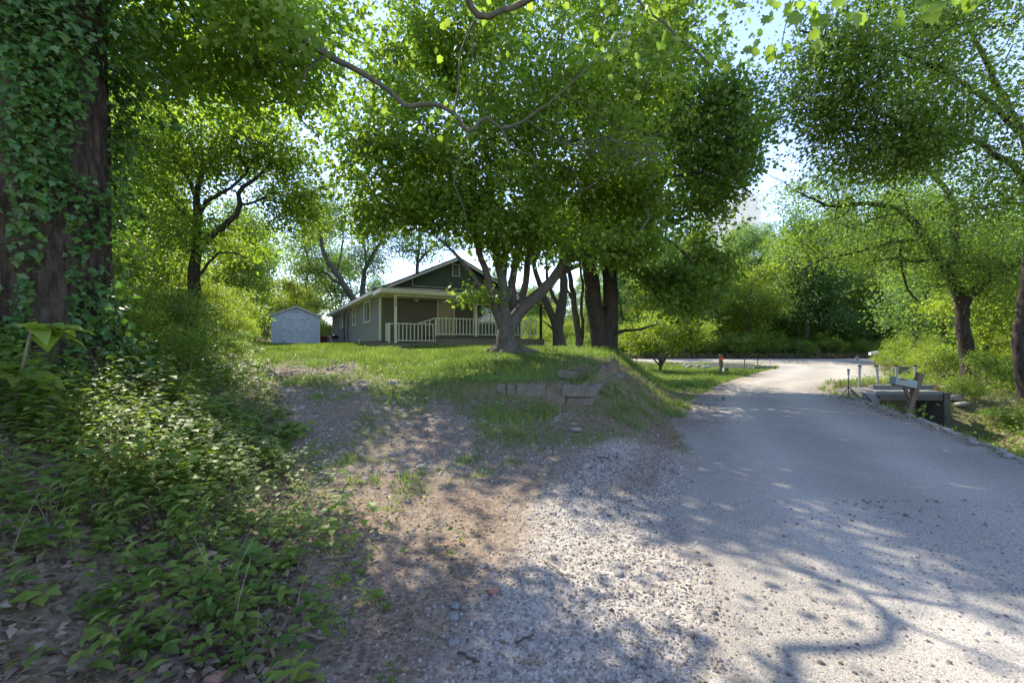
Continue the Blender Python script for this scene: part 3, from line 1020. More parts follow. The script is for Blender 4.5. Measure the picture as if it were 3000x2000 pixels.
def window(parent, x, z0, w, h, rot, loc, slide=True, curtain=False, label=None, frame_mat=None, fw=.09):
    """built in xz plane facing -y; loc is lower left corner"""
    fm = frame_mat or M['cream']
    mb = MB()
    mb.box(0, w, -.05, 0, 0, fw).box(0, w, -.05, 0, h - fw, h).box(0, fw, -.05, 0, fw, h - fw).box(w - fw, w, -.05, 0, fw, h - fw)
    f = mb.build('window', fm, parent, loc=loc, rot=rot)
    if label: f['label'] = label
    sf = .035
    if slide:
        halves = [(fw, fw, w / 2, h - fw), (w / 2, fw, w - fw, h - fw)]
    else:
        halves = [(fw, fw, w - fw, h / 2), (fw, h / 2, w - fw, h - fw)]
    for i, (a, b, c, d) in enumerate(halves):
        yy = -.034 - .0 if i else -.028
        s_ = MB().box(a, c, yy, yy + .02, b, b + sf).box(a, c, yy, yy + .02, d - sf, d).box(a, a + sf, yy, yy + .02, b + sf, d - sf).box(c - sf, c, yy, yy + .02, b + sf, d - sf)
        s_.build('sash', fm if not slide else M['white'], f)
        MB().box(a + sf, c - sf, yy + .008, yy + .012, b + sf, d - sf).build('pane', M['curtain'] if (curtain and i == 0) else M['glass'], f)
    return f


rl = (0, 0, -math.pi / 2)     # side wall facing -x': local x runs towards the front
window(house, 0, 0, 1.75, 1.28, rl, (.008, 4.05, 1.47), True, True, 'wide two-pane window nearest the porch')
window(house, 0, 0, 1.0, 1.28, rl, (.008, 8.0, 1.5), False, False, 'tall double-hung window in the middle of the side wall')
window(house, 0, 0, .95, 1.28, rl, (.008, 13.4, 1.5), False, False, 'double-hung window near the back of the side wall')
window(house, 0, 0, 2.25, 1.2, (0, 0, 0), (5.2, .008, 1.42), True, False, 'dark sliding window on the porch', fw=.11)
# front door
dr = MB().box(0, 1.03, -.05, .0, 1.98, 2.09).box(0, .07, -.05, .0, 0, 1.98).box(.96, 1.03, -.05, 0, 0, 1.98).build('door_frame', M['cream'], house, loc=(3.06, .008, .67))
dl_ = MB().box(.07, .96, -.03, -.01, 0, 1.98).build('door', M['door'], house, loc=(3.06, .008, .67))
for (a, b, c, d) in ((.17, 1.5, .46, 1.82), (.57, 1.5, .86, 1.82), (.17, .85, .46, 1.38), (.57, .85, .86, 1.38), (.17, .2, .46, .7), (.57, .2, .86, .7)):
    MB().box(a, c, -.038, -.03, b, d).build('panel', M['door'], dl_)
for z in (.92, 1.12):
    MB().tube([(.88, -.03, z), (.88, -.085, z)], [.022, .034], 10).build('knob', M['black'], dl_)
# lights
for x, nm in ((1.92, 'round light left of the door'), (4.35, 'twin bulb light right of the door')):
    pl_ = MB().tube([(0, 0, 0), (0, -.05, 0), (0, -.10, 0), (0, -.13, 0)], [.14, .14, .11, .03], 16).build('porch_light', M['white'], house, loc=(x, .005, 2.64)); pl_['label'] = nm
    if x > 3:
        for dx, dz in ((-.02, -.14), (.13, -.22)):
            MB().tube([(0, -.02, 0), (0, -.05, -.03), (0, -.08, -.10), (0, -.09, -.15)], [.03, .05, .075, .04], 12).build('bulb', M['white' if dx < 0 else 'ac'], pl_, loc=(dx, 0, dz))
# porch
PD = 2.0
pb = MB().box(2.35, 8.75, -PD, .0, -.3, .565).build('porch_base', M['cmu2'], house)
blk2 = MB().box(0, .385, -.02, .02, 0, .185).mesh('cinder_block', M['cmu2'])
for row in range(4):
    for k in range(16):
        x = 2.36 + k * .395 + (.2 if row % 2 else 0)
        if x + .39 < 8.75: link('cinder_block', blk2, pb, (x, -PD - .004, -.22 + row * .195))
MB().box(2.33, 6.9, -PD - .05, .0, .57, .66).build('porch_deck', M['conc_d'], house)
lp = MB().box(-.15, 2.32, -PD - .02, .0, -.3, .31).build('landing', M['cmu2'], house)
for k in range(6):
    link('cinder_block', blk2, lp, (-.13 + k * .395, -PD - .024, .1))
MB().box(.3, .75, -.4, -.02, .312, .45).build('step', M['cmu'], house)
MB().box(1.6, 2.32, -1.7, -.02, .312, .48).build('step', M['cmu2'], house)
psm = MB().box(-.055, .055, -.055, .055, 0, 1).mesh('porch_post', M['cream'])
for x, z0, mt in ((.35, .31, 0), (4.55, .66, 0), (8.63, -.15, 1)):
    o = MB().box(-.058, .058, -.058, .058, 0, 2.62 - z0).build('porch_post', M['plankd'] if mt else M['cream'], house, loc=(x, -1.80, z0))  # right corner post gets a dark colour standing in for shade
    if mt: o['label'] = 'corner post coloured dark for the shade it stands in'
    if x < 1:
        # house number, one figure over the other
        segs = {'3': 'abgcd', '0': 'abcdef', '6': 'afgcde', '2': 'abged'}
        for i, chr_ in enumerate('306'):
            cu = bpy.data.curves.new('numeral', 'FONT'); cu.body = chr_; cu.size = .155; cu.extrude = .004; cu.align_x = 'CENTER'; cu.align_y = 'CENTER'
            to = bpy.data.objects.new('numeral', cu); COL.objects.link(to)
            cu.materials.append(M['black'])
            bpy.context.view_layer.update()
            tm = bpy.data.meshes.new_from_object(to.evaluated_get(bpy.context.evaluated_depsgraph_get()))
            bpy.data.objects.remove(to)
            link('numeral', tm, o, (0, -.063, 2.04 - i * .125), (math.pi / 2, 0, 0))


def railing(x0, x1, zb, zt, y=-1.82, n=8, rot=0, loc=None, lab=None):
    r_ = MB().bar((x0, y, zt), (x1, y, zt), .05, .045).build('porch_railing', M['cream'], house)
    if lab: r_['label'] = lab
    MB().bar((x0, y, zb), (x1, y, zb), .045, .045).build('bottom_rail', M['cream'], r_)
    bm = MB().box(-.02, .02, -.02, .02, 0, zt - zb - .05).mesh('baluster', M['cream'])
    for k in range(n):
        link('baluster', bm, r_, (x0 + (x1 - x0) * (k + .5) / n, y + .0, zb + .025))
    return r_


r1 = railing(.41, 2.30, .42, 1.24, n=10, lab='lower railing beside the steps')
r2 = railing(2.42, 4.49, .76, 1.56, n=11, lab='railing in front of the door')
r3 = railing(4.61, 8.4, .76, 1.56, n=19, lab='railing in front of the window')
MB().bar((1.45, -1.82, 1.26), (2.33, -1.82, 1.56), .05, .045).build('sloped_rail', M['cream'], r1)
for x in (1.8, 2.05):
    MB().bar((x, -1.82, 1.26), (x, -1.82, 1.36 + (x - 1.8) * .4), .04, .04).build('baluster', M['cream'], r1)
MB().box(2.31, 2.39, -1.86, -1.78, .3, 1.58).build('newel_post', M['cream'], house)
MB().box(.02, .08, -1.85, -1.79, .31, 1.25).build('newel_post', M['cream'], house)
r4 = MB().bar((.05, -1.8, 1.24), (.05, -1.1, 1.24), .045, .045).build('porch_railing', M['cream'], house)
r4['label'] = 'short return railing at the left end of the porch'
MB().bar((.05, -1.8, .42), (.05, -1.1, .42), .04, .04).build('bottom_rail', M['cream'], r4)
for k in range(5):
    MB().box(.03, .07, -1.68 + k * .13, -1.64 + k * .13, .44, 1.22).build('baluster', M['cream'], r4)
MB().bar((.38, -1.8, 1.22), (.05, -1.8, 1.22), .045, .045).build('rail_end', M['cream'], r4)
# porch roof
PX0, PX1, PY0 = -.42, 9.25, -2.2
pr_ = MB().add([(PX0, PY0, 2.86), (PX1, PY0, 2.86), (PX1, -.05, 3.20), (PX0, -.05, 3.02), (PX0, PY0, 2.90), (PX1, PY0, 2.90), (PX1, -.05, 3.26), (PX0, -.05, 3.07)],
              [(0, 3, 2, 1), (4, 5, 6, 7), (0, 1, 5, 4), (1, 2, 6, 5), (2, 3, 7, 6), (3, 0, 4, 7)]).build('porch_roof', M['shingle'], house)
MB().box(PX0, PX1, PY0 - .03, PY0 + .015, 2.66, 2.855).build('fascia', M['cream'], pr_)
MB().box(PX0 - .02, PX0 + .02, PY0 + .018, -.36, 2.66, 2.855).build('fascia', M['white'], pr_)
MB().box(PX1 - .02, PX1 + .02, PY0 + .018, .0, 2.66, 2.855).build('fascia', M['white'], pr_)
MB().box(PX0 + .022, PX1 - .022, PY0 + .018, -.005, 2.625, 2.655).build('ceiling', M['cream'], pr_)
MB().box(.3, 8.7, -1.86, -1.74, 2.55, 2.622).build('beam', M['cream'], pr_)
# cables up the wall
for y in (11.5, 9.8):
    MB().tube([(-.03, y, .35), (-.04, y + .05, 1.0), (-.035, y - .03 + (.25 if y > 10 else 0), 1.8), (-.03, y, 2.55)], .028, 6).build('wall_cable', M['black'], house)
MB().box(-.06, -.02, 9.75, 9.85, 2.5, 2.62).build('cable_bracket', M['white'], house)


def hw(x, y, z=0):
    """house local -> world"""
    return Vector((-6.75 + HX[0] * x - HX[1] * y, 21.95 + HX[1] * x + HX[0] * y, z))


# air conditioners, grill, barrel
def aircon(x, y, lab):
    w = hw(x, y); t = empty('air_conditioner', (w.x, w.y, Hs(w.x, w.y) + .02), RZ)
    tag(t, lab, 'air conditioner', 'outdoor air conditioning units')
    MB().box(-.35, 0, -.42, .42, .08, .66).build('cabinet', M['ac'], t)
    MB().tube([(-.355, 0, .37), (-.365, 0, .37)], .25, 20).build('fan_grille', M['pipe'], t)
    for k in range(5):
        MB().bar((-.372, -.25 + k * .125, .14), (-.372, -.25 + k * .125, .6), .015, .012, (1, 0, 0)).build('grille_bar', M['black'], t)
    for s in (-.36, .34):
        MB().box(-.33, -.02, s, s + .06, -.05, .08).build('foot', M['black'], t)


aircon(-.35, 15.2, 'white outdoor air conditioner unit nearer the windows at the back of the house')
aircon(-.35, 16.6, 'white outdoor air conditioner unit farthest back along the house wall')
w = hw(-.6, 12.2); g_ = empty('charcoal_grill', (w.x, w.y, Hs(w.x, w.y)), RZ)
tag(g_, 'small black kettle grill standing against the grey side wall', 'grill')
MB().tube([(0, 0, .42), (0, 0, .46), (0, 0, .56), (0, 0, .66), (0, 0, .72)], [.12, .22, .28, .22, .06], 16).build('kettle', M['black'], g_, smooth=True)
for k in range(3):
    a = k * 2.1
    MB().bar((.1 * math.cos(a), .1 * math.sin(a), .45), (.3 * math.cos(a), .3 * math.sin(a), -.02), .025, .025).build('leg', M['black'], g_)
MB().tube([(-.06, 0, .73), (-.06, 0, .77), (.06, 0, .77), (.06, 0, .73)], .01, 6).build('handle', M['stick'], g_)
w = hw(-.12, 6.3); MBo = MB().box(-.22, .1, -.25, .25, .0, .12).box(-.22, -.14, -.25, .25, .12, .3).build('concrete_step', M['cmu'], None)
MBo.location = (w.x, w.y, Hs(w.x, w.y)); MBo.rotation_euler = (0, 0, RZ)
tag(MBo, 'small broken block step leaning at the foundation under the middle window', 'step')
w = hw(-.12, 5.0); MBo = MB().tube([(0, 0, -.1), (0, 0, .4), (.08, 0, .46)], .035, 8).build('drain_pipe', M['white'])
MBo.location = (w.x, w.y, Hs(w.x, w.y)); MBo.rotation_euler = (0, 0, RZ)
tag(MBo, 'short white drain pipe at the block foundation', 'pipe')

# ------------------------------------------------------------------ the shed
shx, shy = -16.48, 29.5
shed = empty('garden_shed', (shx, shy, 1.66), RZ)
tag(shed, 'pale blue wooden garden shed with arched double doors and a plank ramp', 'shed')
SW, SD = 3.05, 4.6
sw_ = MB().box(0, SW, .06, SD, .12, 2.08).build('wall', M['shed'], shed)
MB().prism([(0, 2.083), (SW, 2.083), (SW / 2, 2.70)], .06, .12).build('gable', M['shed'], shed)
MB().prism([(0, 2.083), (SW, 2.083), (SW / 2, 2.70)], SD - .06, SD).build('gable', M['shed'], shed)
bm_ = MB().box(0, .145, 0, .012, 0, 1.96).mesh('wall_board', M['shed'])
for k in range(20):
    x = .05 + k * .15
    if x < .72 or x > 2.26: link('wall_board', bm_, sw_, (x, .046, .122))
for x in (0, SW - .08):
    MB().box(x, x + .08, .02, .058, .12, 2.08).build('corner_board', M['shed2'], shed)
for sg in (0, 1):
    mx = (lambda x: x) if sg == 0 else (lambda x: SW - x)
    pl = [(mx(-.12), 2.04), (mx(SW / 2), 2.715), (mx(SW / 2), 2.765), (mx(-.12), 2.09)]
    s_ = MB().prism(pl if sg == 0 else pl[::-1], -.08, SD + .1).build('roof_slope', M['shingle'], shed)
    pl = [(mx(-.13), 2.01), (mx(SW / 2), 2.69), (mx(SW / 2), 2.772), (mx(-.13), 2.092)]
    MB().prism(pl if sg == 0 else pl[::-1], -.12, -.082).build('rake_board', M['cream'], s_)
vv = MB().box(1.22, 1.72, .03, .056, 2.30, 2.48).build('vent', M['pipe'], shed)
for k in range(4): MB().box(1.24, 1.70, .018, .03, 2.32 + k * .04, 2.335 + k * .04).build('slat', M['shed2'], vv)
MB().box(.70, 2.36, .01, .045, 2.0, 2.07).build('door_trim', M['shed2'], shed)
for x in (.70, 2.29): MB().box(x, x + .07, .01, .045, .15, 1.998).build('door_trim', M['shed2'], shed)
for i in (0, 1):
    x0 = .78 + i * .755; x1 = x0 + .745
    d = MB().box(x0, x1, .005, .044, .17, 1.985).build('door', M['shed'], shed)
    d['label'] = 'left door leaf' if i == 0 else 'right door leaf'
    y0, y1 = -.02, .003
    for (a, b, c, e) in ((x0, .17, x1, .27), (x0, 1.885, x1, 1.985), (x0, 1.03, x1, 1.13)):
        MB().box(a, c, y0, y1, b, e).build('rail', M['shed2'], d)
    for a in (x0, x1 - .09):
        MB().box(a, a + .09, y0 + .003, y1, .272, 1.028).build('stile', M['shed2'], d)
        MB().box(a, a + .09, y0 + .003, y1, 1.132, 1.883).build('stile', M['shed2'], d)
    for zt in (1.883, 1.028):
        # corner braces giving the arched look
        MB().bar((x0 + .08, -.012, zt - .17), (x0 + .26, -.012, zt - .02), .018, .09, (0, 0, 1)).build('brace', M['shed2'], d)
        MB().bar((x1 - .08, -.012, zt - .17), (x1 - .26, -.012, zt - .02), .018, .09, (0, 0, 1)).build('brace', M['shed2'], d)
        MB().bar((x0 + .10, -.024, zt - .20), (x0 + .25, -.024, zt - .065), .012, .02).build('brace_edge', M['pipe'], d)
        MB().bar((x1 - .10, -.024, zt - .20), (x1 - .25, -.024, zt - .065), .012, .02).build('brace_edge', M['pipe'], d)
        MB().bar((x0 + .25, -.024, zt - .06), (x1 - .25, -.024, zt - .06), .012, .02).build('brace_edge', M['pipe'], d)
    for (a, b) in ((x0 + .09, x0 + .22), (x1 - .09, x1 - .22)):
        MB().bar((a, -.012, .42), (b, -.012, .28), .018, .05).build('brace', M['shed2'], d)
    for z in (.3, 1.08, 1.9):
        a, b = (x0 - .06, x0 + .12) if i == 0 else (x1 - .12, x1 + .06)
        MB().box(a, b, -.03, -.02, z - .015, z + .015).build('hinge', M['black'], d)
    if i == 0: MB().box(x1 - .05, x1 + .02, -.04, -.02, 1.05, 1.11).build('latch', M['black'], d)
    MB().box(x1 - .004 if i == 0 else x0 - .006, x1 + .006 if i == 0 else x0 + .004, .0, .006, .17, 1.98).build('gap_strip', M['black'], d)
for x in (.05, 1.2, 2.4):
    MB().box(x, x + .5, .1, SD - .1, -.12, .118).build('skid', M['plankg'], shed)
for k in range(9):
    MB().bar((.80 + k * .19, -.02, .13), (.86 + k * .19, -.85, .02), .13, .03).build('ramp_plank', M['plankg'], shed)
c = shed.matrix_basis @ Vector((SW + .35, .9, 0))
bz = Hs(c.x, c.y)
MBo = MB().tube([(0, 0, 0), (0, 0, .02), (0, 0, .2), (0, 0, .22), (0, 0, .4), (0, 0, .42), (0, 0, .6), (0, 0, .62)], [.25, .26, .25, .26, .25, .26, .25, .26], 18).build('burn_barrel', M['rust'], None, smooth=False)
MBo.location = (c.x, c.y, bz - .02)
tag(MBo, 'dark red rusty barrel standing beside the right wall of the pale blue shed', 'barrel')

# ------------------------------------------------------------------ retaining wall of the mound
rw = empty('retaining_wall', (1.35, 8.0, .5))
tag(rw, 'low crumbling retaining wall of grey blocks round the corner of the grassy mound', 'retaining wall')
rwm = Matrix.Translation((-1.35, -8.0, -.5))


def wall_block(x, y, z, L, hh, ang, mat='cmu2', dep=.2, tilt=0.0, name='wall_block'):
    o = MB()
    b = .008
    V = []
    for zz, ins in ((0, b), (b, 0), (hh - b, 0), (hh, b)):
        for (u, v) in ((ins, ins), (L - ins, ins), (L - ins, dep - ins), (ins, dep - ins)):
            j = .006
            V.append((u + random.uniform(-j, j), v + random.uniform(-j, j), zz + random.uniform(-j, j)))
    Fs = [(3, 2, 1, 0), (12, 13, 14, 15)]
    for r in range(3):
        for k in range(4):
            Fs.append((r * 4 + k, r * 4 + (k + 1) % 4, r * 4 + 4 + (k + 1) % 4, r * 4 + 4 + k))
    o.add(V, Fs)
    ob = o.build(name, M[mat], rw, loc=(x - 1.35, y - 8.0, z - .5), rot=(tilt, random.uniform(-.02, .02), ang))
    return ob


aA = math.atan2(-.39, .92)   # along A towards the corner (x+)
px_, py_ = -.30 - .35, 8.7 + .15
pA = [(-1.05, 9.02, .68, .40, .19), (-.64, 8.85, .68, .20, .19), (-.42, 8.74, .60, .62, .26), (.17, 8.50, .58, .0, 0)]
pA = [(-.30, 8.70, .66, .18, .17), (-.10, 8.61, .64, .16, .18), (.10, 8.55, .60, .58, .26)]
for (x, y, z, L, hh) in pA:
    wall_block(x, y, z, L, hh, aA, 'cmu2')
wall_block(.66, 8.26, .50, .36, .16, aA, 'cmu')
wall_block(1.04, 8.12, .46, .30, .18, aA + .03, 'cmu')
wall_block(.95, 8.12, .655, .40, .20, aA - .02, 'cmu2', tilt=.05)
aB = math.atan2(.894, .447)
for k in range(7):
    t = .03 + k * .43
    x, y = 1.36 + t * .447, 8.0 + t * .894
    zt = float(np.interp(y, [8, 10.6], [.86, 1.04]))
    ob = wall_block(x + .09, y - .05, zt - .41, .42, .19, aB, 'cmu2')
    ob = wall_block(x + .09, y - .05, zt - .215, .42, .18, aB, 'cmu2')
lb = MB().box(-.2, .2, -.1, .1, 0, .13).build('loose_block', M['cmu2'])
lb.location = (1.15, 8.95, Hs(1.15, 8.95) + .02); lb.rotation_euler = (.08, .12, -.55)
tag(lb, 'loose grey concrete block lying in the grass on top of the mound', 'block')


# ------------------------------------------------------------------ road furniture on the right
def at(px, py, D):
    p = P(px, py, D); return p


# mailbox on a leaning post
mx0, my0 = 9.95, 10.85
mbx = empty('mailbox', (mx0, my0, Hs(mx0, my0)))
tag(mbx, 'pale green mailbox with a red flag on a leaning dark wooden post', 'mailbox')
z0 = Hs(mx0, my0)
zb_, zt_ = P(2655, 1203, my0)[2] - z0, P(2692, 1093, my0)[2] - z0
ptop = Vector(((2692 - 2655) / FPX * my0 + .02, 0, zt_))
pbot = Vector((-.13, 0, -.1))
MB().bar(pbot, ptop, .12, .12, (0, 1, 0)).build('post', M['plank'], mbx)
ax = (ptop - pbot).normalized()
tl = math.atan2(ax.x, ax.z)
ctr = Vector((P(2645, 1118, my0)[0] - mx0, 0, P(2645, 1118, my0)[2] - z0))
fr_ = empty('x', (0, 0, 0)); bpy.data.objects.remove(fr_)
body = MB()
nseg = 10
prof = [(-.09, 0), (.09, 0), (.09, .12)] + [(.09 * math.cos(t), .12 + .07 * math.sin(t)) for t in [math.pi * k / nseg for k in range(1, nseg)]] + [(-.09, .12)]
vs = [(-.27, y, z) for y, z in prof] + [(.27, y, z) for y, z in prof]
n_ = len(prof)
body.add(vs, [tuple(range(n_ - 1, -1, -1)), tuple(range(n_, 2 * n_))] + [(k, (k + 1) % n_, (k + 1) % n_ + n_, k + n_) for k in range(n_)])
bo = body.build('box', M['mail'], mbx, loc=ctr + Vector((0, 0, -.10)), rot=(0, tl * .55, 0))
MB().box(-.285, -.271, -.095, .095, -.004, .195).build('lid', M['mail'], bo)
MB().box(-.30, -.285, -.02, .02, .15, .165).build('lid_catch', M['pipe'], bo)
fl = MB().box(-.17, .0, -.098, -.092, .145, .165).box(-.17, -.12, -.098, -.092, .125, .145).build('flag', M['red'], bo)
MB().box(-.24, .26, -.07, .07, -.03, -.003).build('bracket_board', M['plank'], bo)
s0 = ctr + Vector((.04, 0, -.15))
MB().bar(s0, pbot + (ptop - pbot) * .50, .07, .05, (0, 1, 0)).build('brace', M['plank'], mbx)

# tripod stand
tx, ty = P(2486, 1160, 13.0)[0], 13.0
tp = empty('tripod_stand', (tx, ty, Hs(tx, ty)))
tag(tp, 'black tripod stand with spread legs and a short grey head at the road edge', 'tripod')
MB().tube([(0, 0, .10), (0, 0, .70)], [.013, .011], 8).build('pole', M['black'], tp)
MB().tube([(0, 0, .70), (0, 0, .74), (0, 0, .87)], [.016, .026, .034], 10).build('head', M['pipe'], tp)
MB().tube([(0, 0, .87), (0, 0, .905)], [.036, .036], 10).build('cap', M['black'], tp)
for a in (3.3, -1.35, -.35):
    MB().tube([(0, 0, .36), (.36 * math.cos(a), .36 * math.sin(a), 0)], .011, 6).build('leg', M['black'], tp)
    MB().tube([(0, 0, .12), (.2 * math.cos(a), .2 * math.sin(a), .16)], .006, 5).build('spreader', M['black'], tp)

# pipe bollards behind the culvert
for i, px in enumerate((2517, 2572, 2628, 2682)):
    D = 15.3
    p = P(px, 1127, D)
    bz = .26
    bo_ = empty('pipe_bollard', (p[0], D, bz))
    tag(bo_, ['white pipe post with a black cap nearest the road', 'white pipe post with a black cap second from the road', 'white pipe post rising behind the mailbox lid',
              'white pipe post rising behind the top of the mailbox post'][i], 'post', 'capped pipe posts along the culvert')
    lean = (.02, -.05, -.03, -.01)[i]
    MB().tube([(0, 0, -.12), (0, 0, .10), (lean * .5, 0, .4), (lean, 0, .62)], [.030, .033, .040, .054], 12).build('pipe', M['pipe'], bo_)
    MB().tube([(lean, 0, .622), (lean, 0, .665)], [.057, .057], 12).build('cap', M['black'], bo_)

# concrete culvert
cv = empty('concrete_culvert', (12.6, 13.8, 0))
tag(cv, 'concrete culvert slab and parapet over the dark creek opening beside the road', 'culvert')
def cvb(name, x0, x1, y0, y1, z0, z1, m): return MB().box(x0 - 12.6, x1 - 12.6, y0 - 13.8, y1 - 13.8, z0, z1).build(name, M[m], cv)
cvb('slab', 11.45, 13.55, 13.55, 14.9, -.03, .18, 'conc')
cvb('slab_edge', 11.50, 13.5, 13.50, 13.546, -.10, .08, 'conc_d')
cvb('parapet', 11.9, 13.9, 14.2, 14.38, .183, .32, 'conc')
cvb('side_wall', 11.2, 11.448, 13.6, 14.9, -1.5, .14, 'conc')
cvb('side_wall', 13.552, 13.75, 13.5, 14.9, -1.5, .15, 'conc_d')
cvb('back_wall', 11.452, 13.55, 14.6, 14.8, -1.5, -.032, 'conc_d')
wv_ = [(11.06, 13.58), (11.38, 13.58), (11.02, 12.92), (10.80, 12.92)]
wz_ = (.16, .16, -.02, -.02)
wg = MB().add([(x - 12.6, y - 13.8, -.6) for x, y in wv_] + [(x - 12.6, y - 13.8, z) for (x, y), z in zip(wv_, wz_)],
              [(0, 1, 2, 3), (4, 7, 6, 5), (0, 4, 5, 1), (1, 5, 6, 2), (2, 6, 7, 3), (3, 7, 4, 0)]).build('wing_wall', M['conc'], cv)
# far culvert headwall, guard rail, second mailbox, stump post
hwl = MB().box(-.65, .65, -.12, .12, -.3, .36).build('culvert_headwall', M['conc'])
p = P(2650, 1085, 25.5); hwl.location = (p[0], 25.5, 0.05); hwl.rotation_euler = (0, 0, -.15)
tag(hwl, 'low concrete headwall in the weeds at the far right side of the road bend', 'culvert')
gr = empty('pipe_rail', (P(2600, 1070, 29)[0], 29, 0))
tag(gr, 'thin bent pipe rail standing in the weeds beside the far road bend', 'railing')
MB().tube([(0.35, 0, 0), (.22, 0, .95), (-.45, .1, .92)], .028, 6).build('rail', M['pipe'], gr)
MB().tube([(-.45, .1, .92), (-.42, .1, .2)], .024, 6).build('upright', M['pipe'], gr)
lr = MB().tube([(0, 0, .55), (1.6, .2, .56), (3.4, .3, .62)], .02, 6).tube([(0.9, .1, .36), (3.0, .3, .42)], .018, 6).tube([(0, 0, .56), (0, 0, -.1)], .025, 6).build('cable_rail', M['plankd'])
lr.location = (P(2615, 1080, 26)[0], 26, -.05); tag(lr, 'low dark rail running through the weeds behind the capped pipe posts', 'railing')
m2 = empty('mailbox', (P(2562, 1060, 32)[0], 32, 0))
tag(m2, 'small white mailbox in the weeds on the far side of the road bend', 'mailbox')
MB().bar((0, 0, -.2), (.05, 0, .95), .09, .09).build('post', M['plankd'], m2)
body = MB(); body.add(vs, [tuple(range(n_ - 1, -1, -1)), tuple(range(n_, 2 * n_))] + [(k, (k + 1) % n_, (k + 1) % n_ + n_, k + n_) for k in range(n_)])
body.build('box', M['white'], m2, loc=(-.05, 0, .98), rot=(0, -.12, .1), scale=(1.2, 1.2, 1.2))
sp_ = MB().tube([(0, 0, -.1), (0, 0, .45)], [.13, .12], 10).build('stub_post', M['plankg'])
sp_.location = (P(2511, 1058, 40)[0], 40, .25); tag(sp_, 'short grey wooden stub post on the far edge of the road', 'post')

# orange marked post, small green utility box, tan block wall
p = P(2112, 1092, 26); oz = Hs(p[0], 26)
op = empty('marker_post', (p[0], 26, oz)); tag(op, 'wooden post with an orange marking at its top, on the edge of the lawn', 'post')
MB().add([(-.09, -.09, -.1), (.09, -.09, -.1), (.09, .09, -.1), (-.09, .09, -.1), (-.09, -.09, 1.12), (.07, -.09, 1.12), (.07, .09, 1.12), (-.09, .09, 1.12)],
         [(0, 3, 2, 1), (4, 5, 6, 7), (0, 1, 5, 4), (1, 2, 6, 5), (2, 3, 7, 6), (3, 0, 4, 7)]).build('post', M['plank'], op)
MB().tube([(.02, -.092, .86), (.02, -.102, .86)], .11, 16).build('marking', M['orange'], op)
p = P(2122, 1092, 25.5); oz = Hs(p[0], 25.5)
ub = empty('utility_pedestal', (p[0] + .08, 25.5, oz)); tag(ub, 'small green and white utility pedestal beside the orange marked post', 'utility box')
MB().box(-.11, .11, -.1, .1, -.1, .33).build('cabinet', mat_plain('green_plastic', (.07, .13, .06), .5), ub)
MB().box(-.14, -.112, -.11, .11, -.1, .35).build('side_panel', M['white'], ub)
bw = empty('block_wall', (14.5, 32, -.3)); tag(bw, 'tan block wall with two courses holding back the far road verge', 'wall')
q0 = np.array([P(2115, 1080, 32)[0], 34.2]); q1 = np.array([P(2222, 1080, 31)[0], 31.2])
dv = q1 - q0; Lw = np.linalg.norm(dv); dv /= Lw; an = math.atan2(dv[1], dv[0])
tb = MB().box(.015, .47, 0, .25, .01, .27).mesh('block', M['tanblock'])
for row in range(3):
    for k in range(int(Lw / .49)):
        s = k * .49 + (.2 if row % 2 else 0)
        q = q0 + dv * s
        link('block', tb, bw, (q[0] - 14.5, q[1] - 32, -.22 + row * .285), (0, 0, an))
cq = P(2240, 1085, 30.6)
cb = MB().box(-.75, .75, -.1, .1, -.4, .28).build('concrete_drain', M['conc']); cb.location = (cq[0], 30.6, -.1); cb.rotation_euler = (0, 0, -.1)
tag(cb, 'pale concrete drain end in front of the tan block wall', 'drain')
for i, (px, D, h_) in enumerate(((2181, 30.5, .75), (2220, 30.8, .65), (2256, 32, .6))):
    q = P(px, 1090, D)
    o = MB().tube([(0, 0, -.3), (0, 0, h_ * .65), (0, 0, h_)], [.025, .025, .045], 8).build('stake', M['pipe'] if i == 2 else M['plankd'])
    o.location = (q[0], D, .05)
    tag(o, ['dark stake at the left end of the concrete drain', 'dark stake at the right end of the concrete drain', 'pale thin stake in the grass right of the concrete drain'][i], 'stake')

# ================================================================== trees
TM, TD, TS, TO4 = T_maple(), T_diamond(), T_syc(), T_oval4()


def PP(D, *pts):
    """points given in photo pixels at distance D (or px,py,D triples)"""
    return [P(q[0], q[1], q[2] if len(q) > 2 else D) for q in pts]


